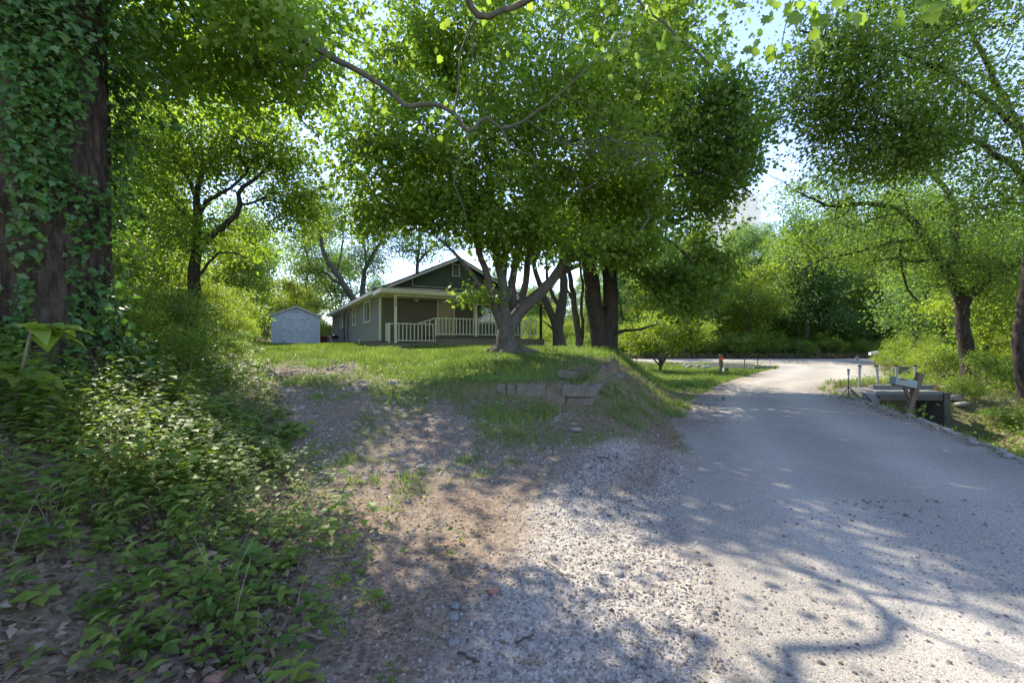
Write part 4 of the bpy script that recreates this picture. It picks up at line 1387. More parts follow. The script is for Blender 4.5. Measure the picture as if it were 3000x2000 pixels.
# ---- the big multi-stemmed maple in front of the porch
bx, by = P(1487, 1028, 13.5)[:2]
bA = (bx, by, Hs(bx, by) - .02)
D = 13.5
limbsA = [
    (PP(D, (1487, 1034), (1484, 1000), (1480, 965), (1474, 930), (1471, 895)), .32, .22),
    (PP(D, (1478, 975), (1460, 930, 13.3), (1447, 885, 13.2), (1430, 862, 13.1), (1404, 838, 12.9), (1380, 800, 12.8), (1330, 740, 12.6), (1270, 690, 12.4)), .15, .02),
    (PP(D, (1471, 895), (1455, 875), (1440, 845), (1425, 800), (1410, 760), (1385, 680, 13.2), (1340, 560, 13), (1290, 430, 12.8), (1240, 300, 12.6)), .13, .035),
    (PP(D, (1471, 895), (1474, 850), (1470, 810), (1456, 760), (1450, 700), (1440, 600), (1425, 450, 13.8), (1400, 280, 14), (1390, 100, 14)), .15, .04),
    (PP(D, (1472, 905), (1484, 876), (1503, 846)), .12, .085),
    (PP(D, (1490, 970), (1506, 935, 13.7), (1530, 905, 13.7), (1560, 876, 13.6), (1600, 838, 13.4), (1632, 800, 13.2), (1665, 760, 13.0), (1740, 752, 12.8), (1800, 742, 12.6), (1860, 700, 12.4), (1900, 640, 12.4)), .23, .03),
    (PP(D, (1600, 838, 13.4), (1660, 792, 13.6), (1725, 770, 13.9), (1800, 765, 14.2), (1860, 720, 14.5)), .10, .03),
    (PP(D, (1500, 945, 14), (1503, 880, 14.1), (1500, 830, 14.1), (1510, 770, 14), (1522, 710, 13.9), (1545, 620, 13.7), (1600, 480, 13.5), (1640, 420, 13.4), (1660, 380, 13.3)), .15, .04),
    (PP(D, (1506, 935, 13.8), (1525, 880, 14.2), (1538, 840, 14.4), (1545, 780, 14.6), (1560, 650, 14.8), (1600, 400, 15), (1640, 200, 15), (1650, 50, 15)), .13, .035),
    (PP(D, (1478, 960, 13.9), (1470, 880, 14.4), (1480, 760, 14.7), (1470, 600, 15), (1450, 380, 15.2), (1470, 150, 15.4)), .11, .035),
    (PP(D, (1440, 600), (1360, 480, 12.6), (1250, 420, 12.2), (1130, 400, 12)), .05, .02),
    (PP(D, (1640, 420, 13.4), (1750, 380, 12.8), (1860, 300, 12.6), (1930, 180, 12.6)), .05, .02),
    (PP(D, (1522, 710, 13.9), (1600, 600, 13), (1700, 560, 12.4), (1800, 500, 12.2)), .05, .02),
] + [
    (PP(10.9, (1640 + q * 9, 400 + q * 6), (1700 + q * 10, 385 + (q * 37) % 90), (1800 + q * 9, 400 + (q * 53) % 110), (1880 + (q * 29) % 90, 380 + (q * 71) % 140)), .016, .004) for q in range(11)] + [
    (PP(D, (1390, 100, 14), (1330, -60, 14), (1300, -200, 14)), .04, .02),
    (PP(D, (1650, 50, 15), (1700, -150, 15)), .035, .02),
]
ellsA = [
    (P(1400, 330, 13.6), (4.6, 3.7, 3.6), 330), (P(1330, 20, 14), (2.9, 3.0, 3.0), 170, .42), (P(1560, -120, 14.5), (3.0, 2.6, 2.4), 70),
    (P(1170, 500, 13.0), (2.6, 2.2, 1.9), 160), (P(1660, 430, 13.2), (3.4, 3.0, 3.6), 230), (P(1540, 690, 13.2), (2.5, 2.0, .95), 80),
    (P(1290, 640, 12.8), (1.5, 1.4, .7), 45), (P(1780, 640, 12.9), (2.6, 2.0, 1.3), 120), (P(1770, 725, 12.3), (1.5, .9, .4), 36, .2), (P(1150, 640, 12.6), (1.3, 1.0, .6), 36, .2), (P(1402, 866, 12.4), (.40, .3, .12), 6, .0),
    (P(1800, 200, 13.4), (2.0, 2.0, 2.2), 70), (P(1850, 20, 14.5), (2.2, 2.0, 1.6), 60), (P(1240, 180, 13.2), (1.5, 1.5, 1.7), 60),
]
tA, skA = make_tree('maple_tree', bA, limbsA, ellsA, 'big many-stemmed maple with pale bark in front of the porch, crown spreading over the house', 'tree', TM, M['maple'], M['b_maple'],
                    n_per=52, sig=.30, size=.14, zmin=2.6, flare=.55, rtip=.0055, droop=.45)
# flared root toes
rt = MB()
for a, L in ((2.9, .75), (3.7, .6), (-.25, 1.3), (-.9, .6), (-1.9, .5), (1.2, .7)):
    pts = [Vector((math.cos(a) * t * L + math.cos(a) * .25, math.sin(a) * t * L + math.sin(a) * .25, .16 * (1 - t) ** 2 + Hs(bA[0] + math.cos(a) * (.25 + t * L), bA[1] + math.sin(a) * (.25 + t * L)) - bA[2] - .02)) for t in (0, .3, .65, 1)]
    rt.tube(pts, [.19, .13, .07, .02], 8)
rt.build('root', M['b_maple'], tA, smooth=True)

# ---- twin-trunked dark tree to the right, hanging low over the lawn
bx, by = P(1765, 1040, 17)[:2]
bB = (bx, by, Hs(bx, by) - .05)
D = 17
limbsB = [
    (PP(D, (1768, 1045), (1758, 1000), (1750, 955), (1742, 900), (1732, 820), (1722, 760), (1715, 600), (1740, 400), (1780, 200)), .37, .06),
    (PP(D, (1776, 1040, 17.1), (1784, 1000, 17.1), (1786, 940, 17.1), (1790, 880, 17.1), (1786, 800), (1788, 720), (1820, 560), (1880, 400), (1950, 200)), .36, .06),
    (PP(D, (1782, 985), (1800, 975, 16.8), (1830, 968, 16.5), (1880, 964, 16.2), (1925, 950, 16)), .09, .025),
    (PP(D, (1785, 720), (1860, 690, 16.5), (1950, 700, 16), (2020, 760, 15.8), (2060, 850, 15.8)), .10, .025),
    (PP(D, (1778, 800), (1840, 790, 16.6), (1900, 830, 16.2), (1930, 880, 16)), .07, .02),
    (PP(D, (1820, 560), (1950, 520, 16), (2100, 500, 16)), .10, .03),
    (PP(D, (1880, 400), (2000, 360, 17), (2120, 330, 17.5)), .07, .025),
]
ellsB = [(P(1960, 500, 17), (3.9, 3.4, 3.3), 260), (P(1900, 230, 17.5), (3.6, 3.2, 2.6), 120), (P(1990, 800, 16.4), (2.1, 1.8, 1.6), 130, .36),
         (P(2090, 420, 17), (2.3, 2.2, 2.8), 150), (P(1760, 660, 17.5), (2.4, 2, 1.4), 70), (P(2010, 60, 17), (2.2, 2.2, 2.0), 50)]
make_tree('shade_tree', bB, limbsB, ellsB, 'dark twin-trunked tree on the mound edge with low-hanging branches', 'tree', TM, M['dark'], M['b_dark'],
          n_per=55, sig=.38, size=.17, zmin=1.2, flare=.4, rtip=.007, droop=.6)

bx, by = P(1700, 1040, 18.2)[:2]
bC = (bx, by, Hs(bx, by) - .05)
D = 18.2
make_tree('slim_tree', bC, [
    (PP(D, (1700, 1042), (1694, 980), (1688, 930), (1680, 880), (1672, 820), (1660, 760), (1650, 640)), .16, .05),
    (PP(D, (1703, 1030), (1707, 960), (1703, 900), (1708, 830), (1700, 780), (1720, 650)), .08, .03),
    (PP(D, (1683, 895), (1668, 860), (1655, 830), (1640, 760)), .07, .03)],
    [(P(1680, 640, 18.5), (2.2, 2.0, 1.6), 70)], 'slim forked tree standing just left of the twin-trunked dark tree', 'tree', TM, M['dark'], M['b_grey'],
    n_per=50, sig=.4, size=.16, zmin=3.5, droop=.5)
bx, by = P(1640, 1022, 24)[:2]
bD = (bx, by, Hs(bx, by) - .05)
D = 24
make_tree('forked_tree', bD, [
    (PP(D, (1640, 1026), (1637, 990), (1633, 958), (1642, 915), (1648, 880), (1652, 820), (1645, 760), (1640, 640)), .36, .10),
    (PP(D, (1633, 958), (1615, 920), (1600, 885), (1588, 850), (1570, 800), (1560, 700)), .24, .08),
    (PP(D, (1641, 905), (1628, 880), (1614, 850), (1605, 825), (1600, 740)), .13, .06),
    (PP(D, (1620, 965), (1605, 950), (1590, 940)), .08, .03), (PP(D, (1598, 905), (1575, 890), (1560, 885)), .06, .03)],
    [(P(1620, 690, 24), (3.2, 3.0, 2.0), 80)], 'forked grey tree growing behind the porch corner', 'tree', TM, M['dark'], M['b_grey'],
    n_per=50, sig=.45, size=.18, zmin=3.5, droop=.4)

# ---- lime green multi-stem bush tree on the lawn
bx, by = P(1935, 1083, 27)[:2]
bF = (bx, by, Hs(bx, by) - .03)
D = 27
make_tree('ornamental_tree', bF, [
    (PP(D, (1935, 1086), (1934, 1070), (1925, 1040), (1900, 1010), (1870, 990)), .10, .02),
    (PP(D, (1935, 1075), (1940, 1040), (1935, 1000), (1930, 960)), .08, .02),
    (PP(D, (1937, 1072), (1955, 1035), (1965, 1000), (1990, 970)), .08, .02),
    (PP(D, (1934, 1072), (1905, 1035, 26.6), (1890, 1000, 26.4)), .06, .02),
    (PP(D, (1937, 1072), (1950, 1045, 26.5), (1985, 1010, 26)), .06, .02)],
    [(P(1930, 985, 27), (2.6, 2.2, 1.25), 150, .3), (P(2010, 960, 27), (1.6, 1.5, .9), 60)], 'small lime green many-stemmed tree on the sunny lawn', 'tree', TD, M['lime'], M['b_grey'],
    n_per=70, sig=.30, size=.13, zmin=.8, flare=.2, droop=.25)

# ---- right: leaning dark tree with arching limbs
bx, by = P(2842, 1100, 17.5)[:2]
bG = (bx, by, Hs(bx, by) - .1)
D = 17.5
make_tree('arching_tree', bG, [
    (PP(D, (2845, 1112), (2835, 1040), (2820, 960), (2816, 900), (2800, 840), (2780, 800), (2750, 762), (2715, 710), (2688, 670), (2650, 625), (2600, 603), (2520, 598), (2440, 605), (2400, 592), (2330, 560)), .27, .03),
    (PP(D, (2780, 805), (2796, 760), (2800, 700), (2795, 620), (2775, 560), (2735, 510), (2700, 480), (2660, 400)), .17, .05),
    (PP(D, (2818, 900), (2835, 868, 17.3), (2870, 840, 17), (2920, 800, 16.6), (2975, 775, 16.3), (3060, 740, 16)), .20, .06),
    (PP(D, (2698, 705), (2660, 705), (2600, 712), (2540, 730), (2480, 745), (2400, 765), (2350, 800)), .08, .02),
    (PP(D, (2668, 650), (2655, 600), (2630, 560), (2600, 540)), .07, .025),
    (PP(D, (2740, 760), (2680, 765), (2620, 755), (2540, 770)), .09, .03),
    (PP(D, (2650, 710), (2636, 740), (2645, 800), (2660, 850), (2690, 880)), .07, .03),
    (PP(D, (2520, 598), (2470, 630), (2420, 650)), .04, .015),
    (PP(D, (2650, 625), (2560, 640), (2480, 680)), .05, .015),
    (PP(D, (2330, 560), (2290, 530), (2250, 510)), .02, .012)],
    [(P(2620, 560, 17.5), (4.2, 3.4, 1.9), 150, .4), (P(2480, 720, 17.5), (2.9, 2.4, 1.1), 80, .42), (P(2850, 640, 17.5), (3.0, 3.0, 2.4), 120, .4),
     (P(2980, 800, 16.5), (2.0, 2.0, 1.4), 60), (P(2420, 560, 17.5), (1.6, 1.5, .9), 28, .35), (P(2760, 780, 16.8), (2.4, 2, 1.2), 70)],
    'dark tree leaning over the road on the right with long arching limbs', 'tree', TD, M['elm'], M['b_dark'],
    n_per=58, sig=.40, size=.12, zmin=1.8, flare=.4, droop=.35)
# the tree at the right edge whose canopy hangs over the corner
bx, by = P(2995, 1150, 12)[:2]
bH = (bx, by, Hs(bx, by) - .1)
D = 12
make_tree('elm_tree', bH, [
    (PP(D, (3010, 1160), (2996, 1080), (2985, 1010), (2990, 960), (3010, 800), (3040, 600), (3000, 400), (2900, 200)), .17, .06),
    (PP(D, (3040, 600), (2950, 470, 11.6), (2800, 400, 11.2), (2650, 360, 11), (2500, 300, 11)), .09, .02),
    (PP(D, (3000, 400), (2850, 260, 11), (2650, 160, 10.6), (2450, 120, 10.4), (2340, 90, 10.4)), .08, .02),
    (PP(D, (2900, 200), (2800, 0, 12), (2700, -200, 12)), .06, .03),
    (PP(D, (2650, 360, 11), (2500, 380, 10.8), (2350, 420, 10.8)), .03, .012)],
    [(P(2600, 190, 11), (3.0, 2.4, 1.9), 190, .4), (P(2890, 120, 11.5), (3.0, 2.6, 2.2), 150), (P(2850, 400, 11), (2.6, 2.2, 1.1), 120, .38),
     (P(2420, 260, 10.8), (1.3, 1.3, 1.5), 90, .38), (P(2600, 420, 11), (2.0, 1.8, .9), 80, .42), (P(2560, -80, 11.5), (2.6, 2.4, 1.3), 60), (P(2980, 560, 11.5), (1.2, 1.6, 1.0), 40)],
    'elm at the right edge with fine dark leaves hanging over the corner of the road', 'tree', TD, M['elm'], M['b_dark'],
    n_per=64, sig=.36, size=.112, zmin=3.2, flare=.4, droop=.5)

# ---- left: dark forked tree among the undergrowth
bx, by = P(562, 1010, 12.5)[:2]
bJ = (bx, by, Hs(bx, by) - .1)
D = 12.5
make_tree('spreading_tree', bJ, [
    (PP(D, (562, 1020), (565, 900), (568, 820), (574, 745), (580, 690), (578, 630), (576, 570), (600, 480), (640, 380)), .20, .03),
    (PP(D, (574, 745), (610, 700), (650, 668), (690, 632), (704, 600), (698, 568), (740, 530), (800, 470)), .12, .025),
    (PP(D, (580, 640), (606, 590), (650, 565), (700, 530), (760, 450)), .07, .02),
    (PP(D, (578, 610), (560, 540), (520, 480), (480, 420)), .07, .02),
    (PP(D, (580, 670), (500, 580), (420, 520), (350, 500)), .06, .02),
    (PP(D, (704, 600), (760, 585), (830, 560)), .04, .015),
    (PP(D, (600, 480), (590, 400), (580, 300)), .03, .015),
    (PP(D, (568, 830), (640, 740, 12), (720, 755, 12)), .05, .02)],
    [(P(600, 400, 12.5), (2.6, 2.2, 1.5), 150, .42), (P(780, 470, 12.8), (1.4, 1.5, 1.5), 80, .42), (P(420, 480, 12), (1.8, 1.6, 1.6), 80, .45), (P(800, 620, 12.6), (1.1, 1.1, .8), 40),
     (P(600, 720, 12.6), (2.2, 1.6, 1.0), 60)],
    'dark forked tree with an open fan of branches between the ivy-covered trunk and the shed', 'tree', TD, M['maple'], M['b_dark'],
    n_per=75, sig=.33, size=.115, zmin=1.5, flare=.3, droop=.3)

# ---- behind the house
def back_tree(base, D, limbs, ells, lab, mat='wood', n_per=55):
    bx, by = P(base[0], base[1], D)[:2]
    b = (bx, by, Hs(bx, by) - .3)
    return make_tree('background_tree', b, [(PP(D, *l), r0, r1) for l, r0, r1 in limbs], ells, lab, 'tree', TD, M[mat], M['b_grey'], n_per=n_per, sig=.6, size=.19, zmin=3, flare=.2, rtip=.014, droop=.3)


back_tree((1048, 905), 44, [([(1050, 980), (1045, 900), (1030, 868), (1008, 835), (985, 800), (955, 755), (940, 700), (928, 620), (920, 560)], .42, .08),
                           ([(1008, 835), (975, 820), (955, 800), (925, 790), (905, 770), (890, 700)], .16, .05), ([(985, 800), (1000, 740), (1005, 680), (1000, 600)], .12, .05),
                           ([(1040, 885), (1020, 868), (985, 866), (960, 866)], .10, .04)],
          [(P(930, 640, 44), (3.6, 3, 3.6), 110, .45), (P(1010, 620, 44), (2.8, 2.4, 3.0), 70, .45), (P(900, 780, 44), (2.4, 2, 1.8), 50, .4), (P(980, 760, 46), (3, 2, 2), 50, .4)],
          'leaning dark-limbed tree rising behind the far end of the house roof')
back_tree((1066, 860), 40, [([(1066, 980), (1062, 860), (1066, 810), (1072, 785), (1095, 740), (1120, 700), (1125, 640)], .34, .08), ([(1072, 785), (1070, 740), (1060, 660)], .12, .05)],
          [(P(1120, 650, 40), (3.2, 2.6, 2.6), 100, .42), (P(1070, 760, 40), (2.2, 1.6, 1.8), 60)],
          'straight tree with a right-leaning fork behind the middle of the house roof')
back_tree((1222, 800), 38, [([(1222, 980), (1222, 800), (1228, 720), (1240, 640)], .26, .08), ([(1224, 770), (1250, 740), (1290, 700)], .12, .04)],
          [(P(1200, 720, 38), (2.8, 2.4, 1.6), 60), (P(1300, 700, 38), (2.2, 2, 1.4), 40)],
          'pale grey tree behind the house to the left of the gable peak', 'wood2')

# ---- ivy-covered sycamore on the left
ix, iy = -5.85, 5.45
iz = Hs(ix, iy) - .15
syc = empty('sycamore_tree', (ix, iy, iz))
tag(syc, 'huge ivy-wrapped sycamore at the left edge with one pale limb arching overhead', 'tree')
nr, na = 230, 150
hz = np.linspace(0, 11.5, nr); th = np.linspace(0, 2 * math.pi, na, endpoint=False)
TH, HZ_ = np.meshgrid(th, hz)
Rr = np.interp(HZ_, [0, .4, 1.2, 3, 6, 9, 11.5], [.86, .70, .62, .57, .50, .44, .36])
cx_ = np.interp(HZ_, [0, 4, 11.5], [0, .03, .10]); cy_ = HZ_ * .0
ux, uy = np.cos(TH), np.sin(TH)
rid = np.abs(fbm(ux * 5.5 + 9, uy * 5.5, HZ_ * 1.3, 3) - .5) * 2
rid2 = np.abs(fbm(ux * 13 + 9, uy * 13, HZ_ * 4.0, 2) - .5) * 2
Rr = Rr + .07 * (fbm(ux * 1.2, uy * 1.2, HZ_ * .5) - .5) - .05 * (1 - np.clip(rid * 3, 0, 1)) - .022 * (1 - np.clip(rid2 * 3, 0, 1))
V = np.stack([cx_ + Rr * ux, cy_ + Rr * uy, HZ_], -1).reshape(-1, 3)
ia = np.arange(nr - 1)[:, None] * na + np.arange(na)[None]
ib = np.arange(nr - 1)[:, None] * na + (np.arange(na)[None] + 1) % na
link('trunk', mesh_np('trunk', V, np.stack([ia, ib, ib + na, ia + na], -1).reshape(-1, 4), M['b_old'], smooth=True), syc)
skI = Skel()
bI = np.array((ix, iy, iz))
def LI(pts, r0, r1, **k): return skI.limb([np.asarray(q) - bI for q in pts], r0, r1, **k)
LI([(ix, iy, iz + 5), (ix + .1, iy, iz + 8.5), (ix + .15, iy, iz + 11.5), (ix, iy + .3, iz + 15)], .36, .12)
LI([(ix + .1, iy, iz + 7.8), P(620, -60, 6.2), P(760, 60, 6.3), P(862, 102, 6.5), P(960, 160, 6.6), P(1045, 205, 6.8), P(1110, 245, 6.9), P(1165, 290, 7.0), P(1200, 313, 7.0),
    P(1262, 304, 7.1), P(1310, 320, 7.2), P(1345, 350, 7.3), P(1372, 386, 7.3), P(1425, 344, 7.4), P(1468, 376, 7.5), P(1520, 362, 7.5), P(1562, 335, 7.5), P(1640, 275, 7.5), P(1720, 200, 7.4),
    P(1770, 140, 7.3), P(1850, 105, 7.2)], .080, .006, step=.15, jit=.010)
LI([P(1330, 330, 7.25), P(1345, 250, 7.2), P(1350, 150, 7.1), P(1400, 45, 7)], .02, .016, jit=.01)
LI([P(1395, 45, 7), P(1385, 120, 7), P(1383, 200, 7), P(1375, 260, 7)], .014, .008, jit=.01)
LI([P(1468, 376, 7.5), P(1490, 420, 7.5), P(1520, 445, 7.5), P(1560, 455, 7.5), P(1570, 510, 7.5), P(1590, 520, 7.5)], .018, .006, jit=.01)
LI([P(1540, 350, 7.5), P(1640, 420, 7.4), P(1700, 425, 7.3), P(1760, 405, 7.2), P(1840, 420, 7.2), P(1940, 430, 7.2)], .016, .006, jit=.012)
LI([P(1640, 275, 7.5), P(1720, 310, 7.4), P(1800, 370, 7.3), P(1900, 400, 7.3), P(1970, 390, 7.3)], .016, .005, jit=.012)
LI([P(1372, 386, 7.3), P(1345, 470, 7.3), P(1330, 540, 7.2), P(1355, 600, 7.2), P(1370, 660, 7.2)], .016, .006, jit=.012)
LI([P(960, 160, 6.6), P(900, 200, 6.4), P(880, 260, 6.4)], .03, .012)
LI([P(700, 0, 6.25), P(740, 160, 7.0), P(800, 250, 7.6), P(850, 285, 7.8), P(880, 350, 7.9), P(925, 390, 8.0)], .045, .010, jit=.02)
LI([(ix + .15, iy, iz + 9.5), (-3.5, 4.6, 8.4), (-.5, 4.0, 7.2), P(1360, -60, 6.0), P(1402, 46, 6.2), P(1470, 30, 6.2), P(1560, -5, 6.2), (1.8, 5.6, 6.6), (3.0, 5.2, 6.4)], .075, .03, step=.2)
LI([(.5, 5.9, 6.9), P(1780, -120, 6), P(1870, 0, 5.6), P(1950, 70, 5.4), P(2010, 130, 5.2), P(2080, 190, 5.2)], .03, .008, step=.2)
LI([(ix + .15, iy, iz + 10), (-2.5, 3.0, 8.6), (1.0, 2.2, 7.0), (3.2, 2.6, 5.9), P(2420, -120, 3.6), P(2600, -40, 3.5)], .05, .006, step=.25)
LI([P(2420, -120, 3.6), P(2330, -20, 3.8), P(2300, 80, 4.0), P(2290, 130, 4.1)], .008, .004)
LI([P(2600, -100, 3.6), P(2750, -60, 3.4), P(2860, -20, 3.4)], .008, .004)
LI([(ix, iy, iz + 6.5), (-4.6, 6.6, 7.0), P(520, 60, 7.6), P(640, 160, 8.2)], .10, .02)
LI([(ix, iy, iz + 6.0), (-7.5, 6.6, 7.4), (-9, 8, 8.5)], .12, .03)
nlimb = skI.n
ellsI = [(P(560, 90, 7.3), (2.2, 1.6, 1.0), 85, .45), (P(820, 60, 7.4), (1.3, 1.2, .85), 70, .42), (P(740, 10, 5.9), (.75, .4, .5), 34, .3), (P(330, 60, 6.6), (1.3, 1.2, 1.0), 80, .35), (P(700, 250, 8.4), (1.5, 1.0, .6), 40, .42),
         (np.array((-6, 7, 12)), (4.0, 3.5, 2.6), 30), (np.array((-9, 3, 10)), (3, 3, 2.0), 6), (P(880, 240, 7.6), (.7, .6, .45), 22, .3),
         (np.array((1.0, 4.0, 8.6)), (3.5, 3.0, 1.3), 28)]
clI = np.concatenate([ell(np.asarray(e[0]) - bI, e[1], e[2], e[3] if len(e) > 3 else .38) for e in ellsI])
clI = skI.attach(clI, (0, 0), zmin=3.2, step=.35)
link('branches', skI.mesh('branches', M['b_syc'], .0045, None, .45), syc)
link('crown', crown_leaves('crown', clI, 46, .27, .11, TM, M['syc'], (0, 0), .7, .5), syc)
# leaf sprays: clusters on the arching limb and the near hanging twigs
spr = []
for (px, py, D, n, s) in ((1330, 300, 7.2, 7, .25), (1260, 380, 7.2, 4, .2), (1290, 370, 7.3, 4, .15), (1395, 60, 7, 8, .3), (1440, 100, 6.8, 9, .35), (1480, 20, 6.5, 12, .4), (1560, 60, 6.3, 10, .35),
                          (1640, 40, 6.2, 13, .4), (1720, 90, 6, 15, .4), (1800, 60, 5.8, 15, .35), (1860, 110, 5.6, 14, .35), (1930, 120, 5.4, 12, .3), (1990, 60, 5.3, 12, .35), (2060, 180, 5.2, 8, .22),
                          (1150, 120, 7.0, 6, .25), (1240, 170, 7, 6, .25), (1100, 330, 7, 4, .2), (1500, 150, 7.2, 9, .3), (2100, 120, 5.3, 6, .2), (1600, 160, 7.2, 8, .3),
                          (1020, 250, 7.2, 8, .2), (960, 330, 7.6, 8, .25), (930, 400, 7.9, 7, .2), (1050, 300, 7.4, 4, .15)):
    c = P(px, py, D) - bI
    spr.append(c + rng.normal(0, s, (n, 3)) * np.array([1, .8, .7]))
spr = np.concatenate(spr)
tipd = rng.normal(0, .45, (len(spr), 3)); tipd[:, 2] -= .8
nrm = rng.normal(0, .5, (len(spr), 3)) + np.array([-.2, -.8, .5])
link('leaf_spray', leaf_mesh('leaf_spray', spr, tipd, nrm, rng.uniform(.07, .135, len(spr)), TS, M['syc']), syc)['kind'] = 'stuff'
# near leaves hanging into the top of the picture, each its own part
sl_me = leaf_mesh('leaf', np.zeros((1, 3)), np.array([[0, 1., 0]]), np.array([[0, 0, 1.]]), np.array([1.0]), TS, M['syc'], rnd=np.array([.55]))
def near_leaf(c, size, tip, nr_, me, parent, name='leaf'):
    y = Vector(tip).normalized(); x = y.cross(Vector(nr_)).normalized(); z = x.cross(y)
    m = Matrix((x, y, z)).transposed().to_4x4()
    m = Matrix.Translation(c) @ m @ Matrix.Scale(size, 4)
    o = bpy.data.objects.new(name, me); COL.objects.link(o); o.parent = parent; o.matrix_basis = m
    return o
R1 = random.Random(5)
for (px, py, D, n, sp) in ((2285, 30, 3.9, 7, .10), (2300, 120, 4.0, 7, .09), (2330, 10, 3.8, 8, .12), (2400, 20, 3.7, 7, .10), (2440, 40, 3.6, 5, .08), (2270, 150, 4.1, 6, .07), (2380, 130, 3.9, 5, .08),
                        (2700, -20, 3.3, 10, .13), (2800, -25, 3.3, 10, .13), (2860, -30, 3.3, 6, .1), (2750, 0, 3.3, 6, .1), (2140, 60, 4.6, 5, .12), (2180, 140, 4.8, 5, .12), (2360, 70, 3.8, 5, .1)):
    for k in range(n):
        c = P(px, py, D) - bI + np.array([R1.gauss(0, sp), R1.gauss(0, sp), R1.gauss(0, sp * .6)])
        near_leaf(Vector(c), R1.uniform(.07, .13), (R1.gauss(0, .4), R1.gauss(0, .4), -1), (R1.gauss(0, .5), -.8, .4 + R1.gauss(0, .3)), sl_me, syc)
# ivy
NI = 38000
hh = rng.random(NI) ** .9 * 9.0
tt = rng.uniform(-math.pi, math.pi, NI)
tt = np.where(rng.random(NI) < .65, -1.2 + rng.normal(0, 1.0, NI), tt)
kn = vnoise(np.cos(tt) * 3 + 3, np.sin(tt) * 3 + 9, hh * 1.1)
bare = np.exp(-((hh - 1.55) / .75) ** 2)
keep = (kn > .34) & (rng.random(NI) > bare * .86)
hh, tt = hh[keep], tt[keep]
Rv = np.interp(hh, [0, .4, 1.2, 3, 6, 9], [.88, .72, .64, .59, .52, .46])
bul = np.interp(hh, [0, 1, 2.2, 3.5, 6, 9], [.14, .10, .12, .30, .55, .7])
rad = Rv + .02 + np.abs(rng.normal(0, 1, len(hh))) * bul * (.5 + vnoise(np.cos(tt) * 4, np.sin(tt) * 4 + 3, hh * 1.6))
pos = np.stack([rad * np.cos(tt), rad * np.sin(tt), hh], 1)
outw = np.stack([np.cos(tt), np.sin(tt), np.zeros(len(tt))], 1)
tip = outw * .35 + rng.normal(0, .5, pos.shape); tip[:, 2] -= .7
nrm = outw * .7 + rng.normal(0, .35, pos.shape) + np.array([0, 0, .75])
sz = rng.uniform(.035, .11, len(hh)) * (.7 + .6 * vnoise(np.cos(tt) * 5, np.sin(tt) * 5, hh * 2))
front = np.where((outw @ np.array([.73, -.68, 0]) > .35) & (hh < 5.5))[0]
order = front[np.argsort(-sz[front] - rng.random(len(front)) * .03)][:290]
mask = np.ones(len(hh), bool); mask[order] = False
link('ivy', leaf_mesh('ivy', pos[mask], tip[mask], nrm[mask], sz[mask], TM, M['ivy']), syc)['kind'] = 'stuff'
iv = [leaf_mesh('ivy_leaf', np.zeros((1, 3)), np.array([[0, 1., 0]]), np.array([[0, 0, 1.]]), np.array([1.0]), T_oval(.30), M['ivy'], rnd=np.array([q])) for q in (.2, .5, .9)]
for i in order:
    near_leaf(Vector(pos[i]), float(sz[i]) * 1.15, tip[i], nrm[i], iv[i % 3], syc, 'ivy_leaf')

# ================================================================== woodland
protos = []
for i, (h, r_, nc, mt, bk, zl) in enumerate(((14, 4.2, 300, 'wood', 'b_grey', .22), (12, 3.8, 280, 'wood2', 'b_dark', .15), (16, 4.2, 310, 'wood', 'b_dark', .25),
                                             (10, 3.6, 260, 'lime', 'b_grey', .12), (13, 3.6, 260, 'wood2', 'b_grey', .3))):
    protos.append(forest_proto('woodland_tree', h, r_, nc, M[mt], M[bk], zl, seed=i, lean=rng.normal(0, .3), n_per=44, size=.23, sig=.62))
used = [0] * len(protos)


def where(x, y):
    px = 1500 + x / max(y, 1) * FPX
    if y < 1: return 'behind the ivy-covered trunk'
    for lim, t in ((200, 'left of the ivy trunk'), (330, 'behind the ivy trunk'), (480, 'right of the ivy trunk'), (600, 'around the dark forked tree'), (700, 'right of the dark forked tree'), (800, 'left of the blue shed'),
                   (950, 'above the blue shed'), (1120, 'above the far roof end'), (1400, 'above the gable'), (1560, 'behind the big maple'), (1700, 'right of the porch corner'),
                   (1830, 'behind the twin-trunked tree'), (1960, 'behind the small lime tree'), (2080, 'left of the orange-marked post'), (2180, 'just right of the orange-marked post'),
                   (2290, 'behind the tan block wall'), (2400, 'where the road bends left'), (2500, 'straight beyond the road bend'), (2600, 'above the first pipe posts'), (2720, 'above the leaning mailbox'),
                   (2850, 'beside the leaning dark tree'), (99999, 'at the right picture edge')):
        if px < lim: return t


def put(proto, x, y, sc, rz, label, group, cat='tree', dz=-.15, name=None):
    i = protos.index(proto) if proto in protos else None
    if not proto.get('used'):
        o = proto; o['used'] = 1
    else:
        o = copy_tree(proto)
    o.location = (x, y, Hs(x, y) + dz)
    o.rotation_euler = (0, 0, rz)
    o.scale = (sc, sc, sc * random.uniform(.92, 1.1))
    dist = 'near' if y < 20 else 'farther' if y < 50 else 'front-row' if y < 57 else 'second-row' if y < 71 else 'distant'
    tones = {'tree': ('olive green', 'deep green', 'tall olive', 'lime green', 'slender green'), 'shrub': ('bright', 'lime', 'dark', 'leafy')}[cat]
    idx = (protos if cat == 'tree' else shr).index(proto)
    tag(o, '%s %s %s in the %s, %s' % (tones[idx], dist, cat, label, where(x, y)), cat, group)
    return o


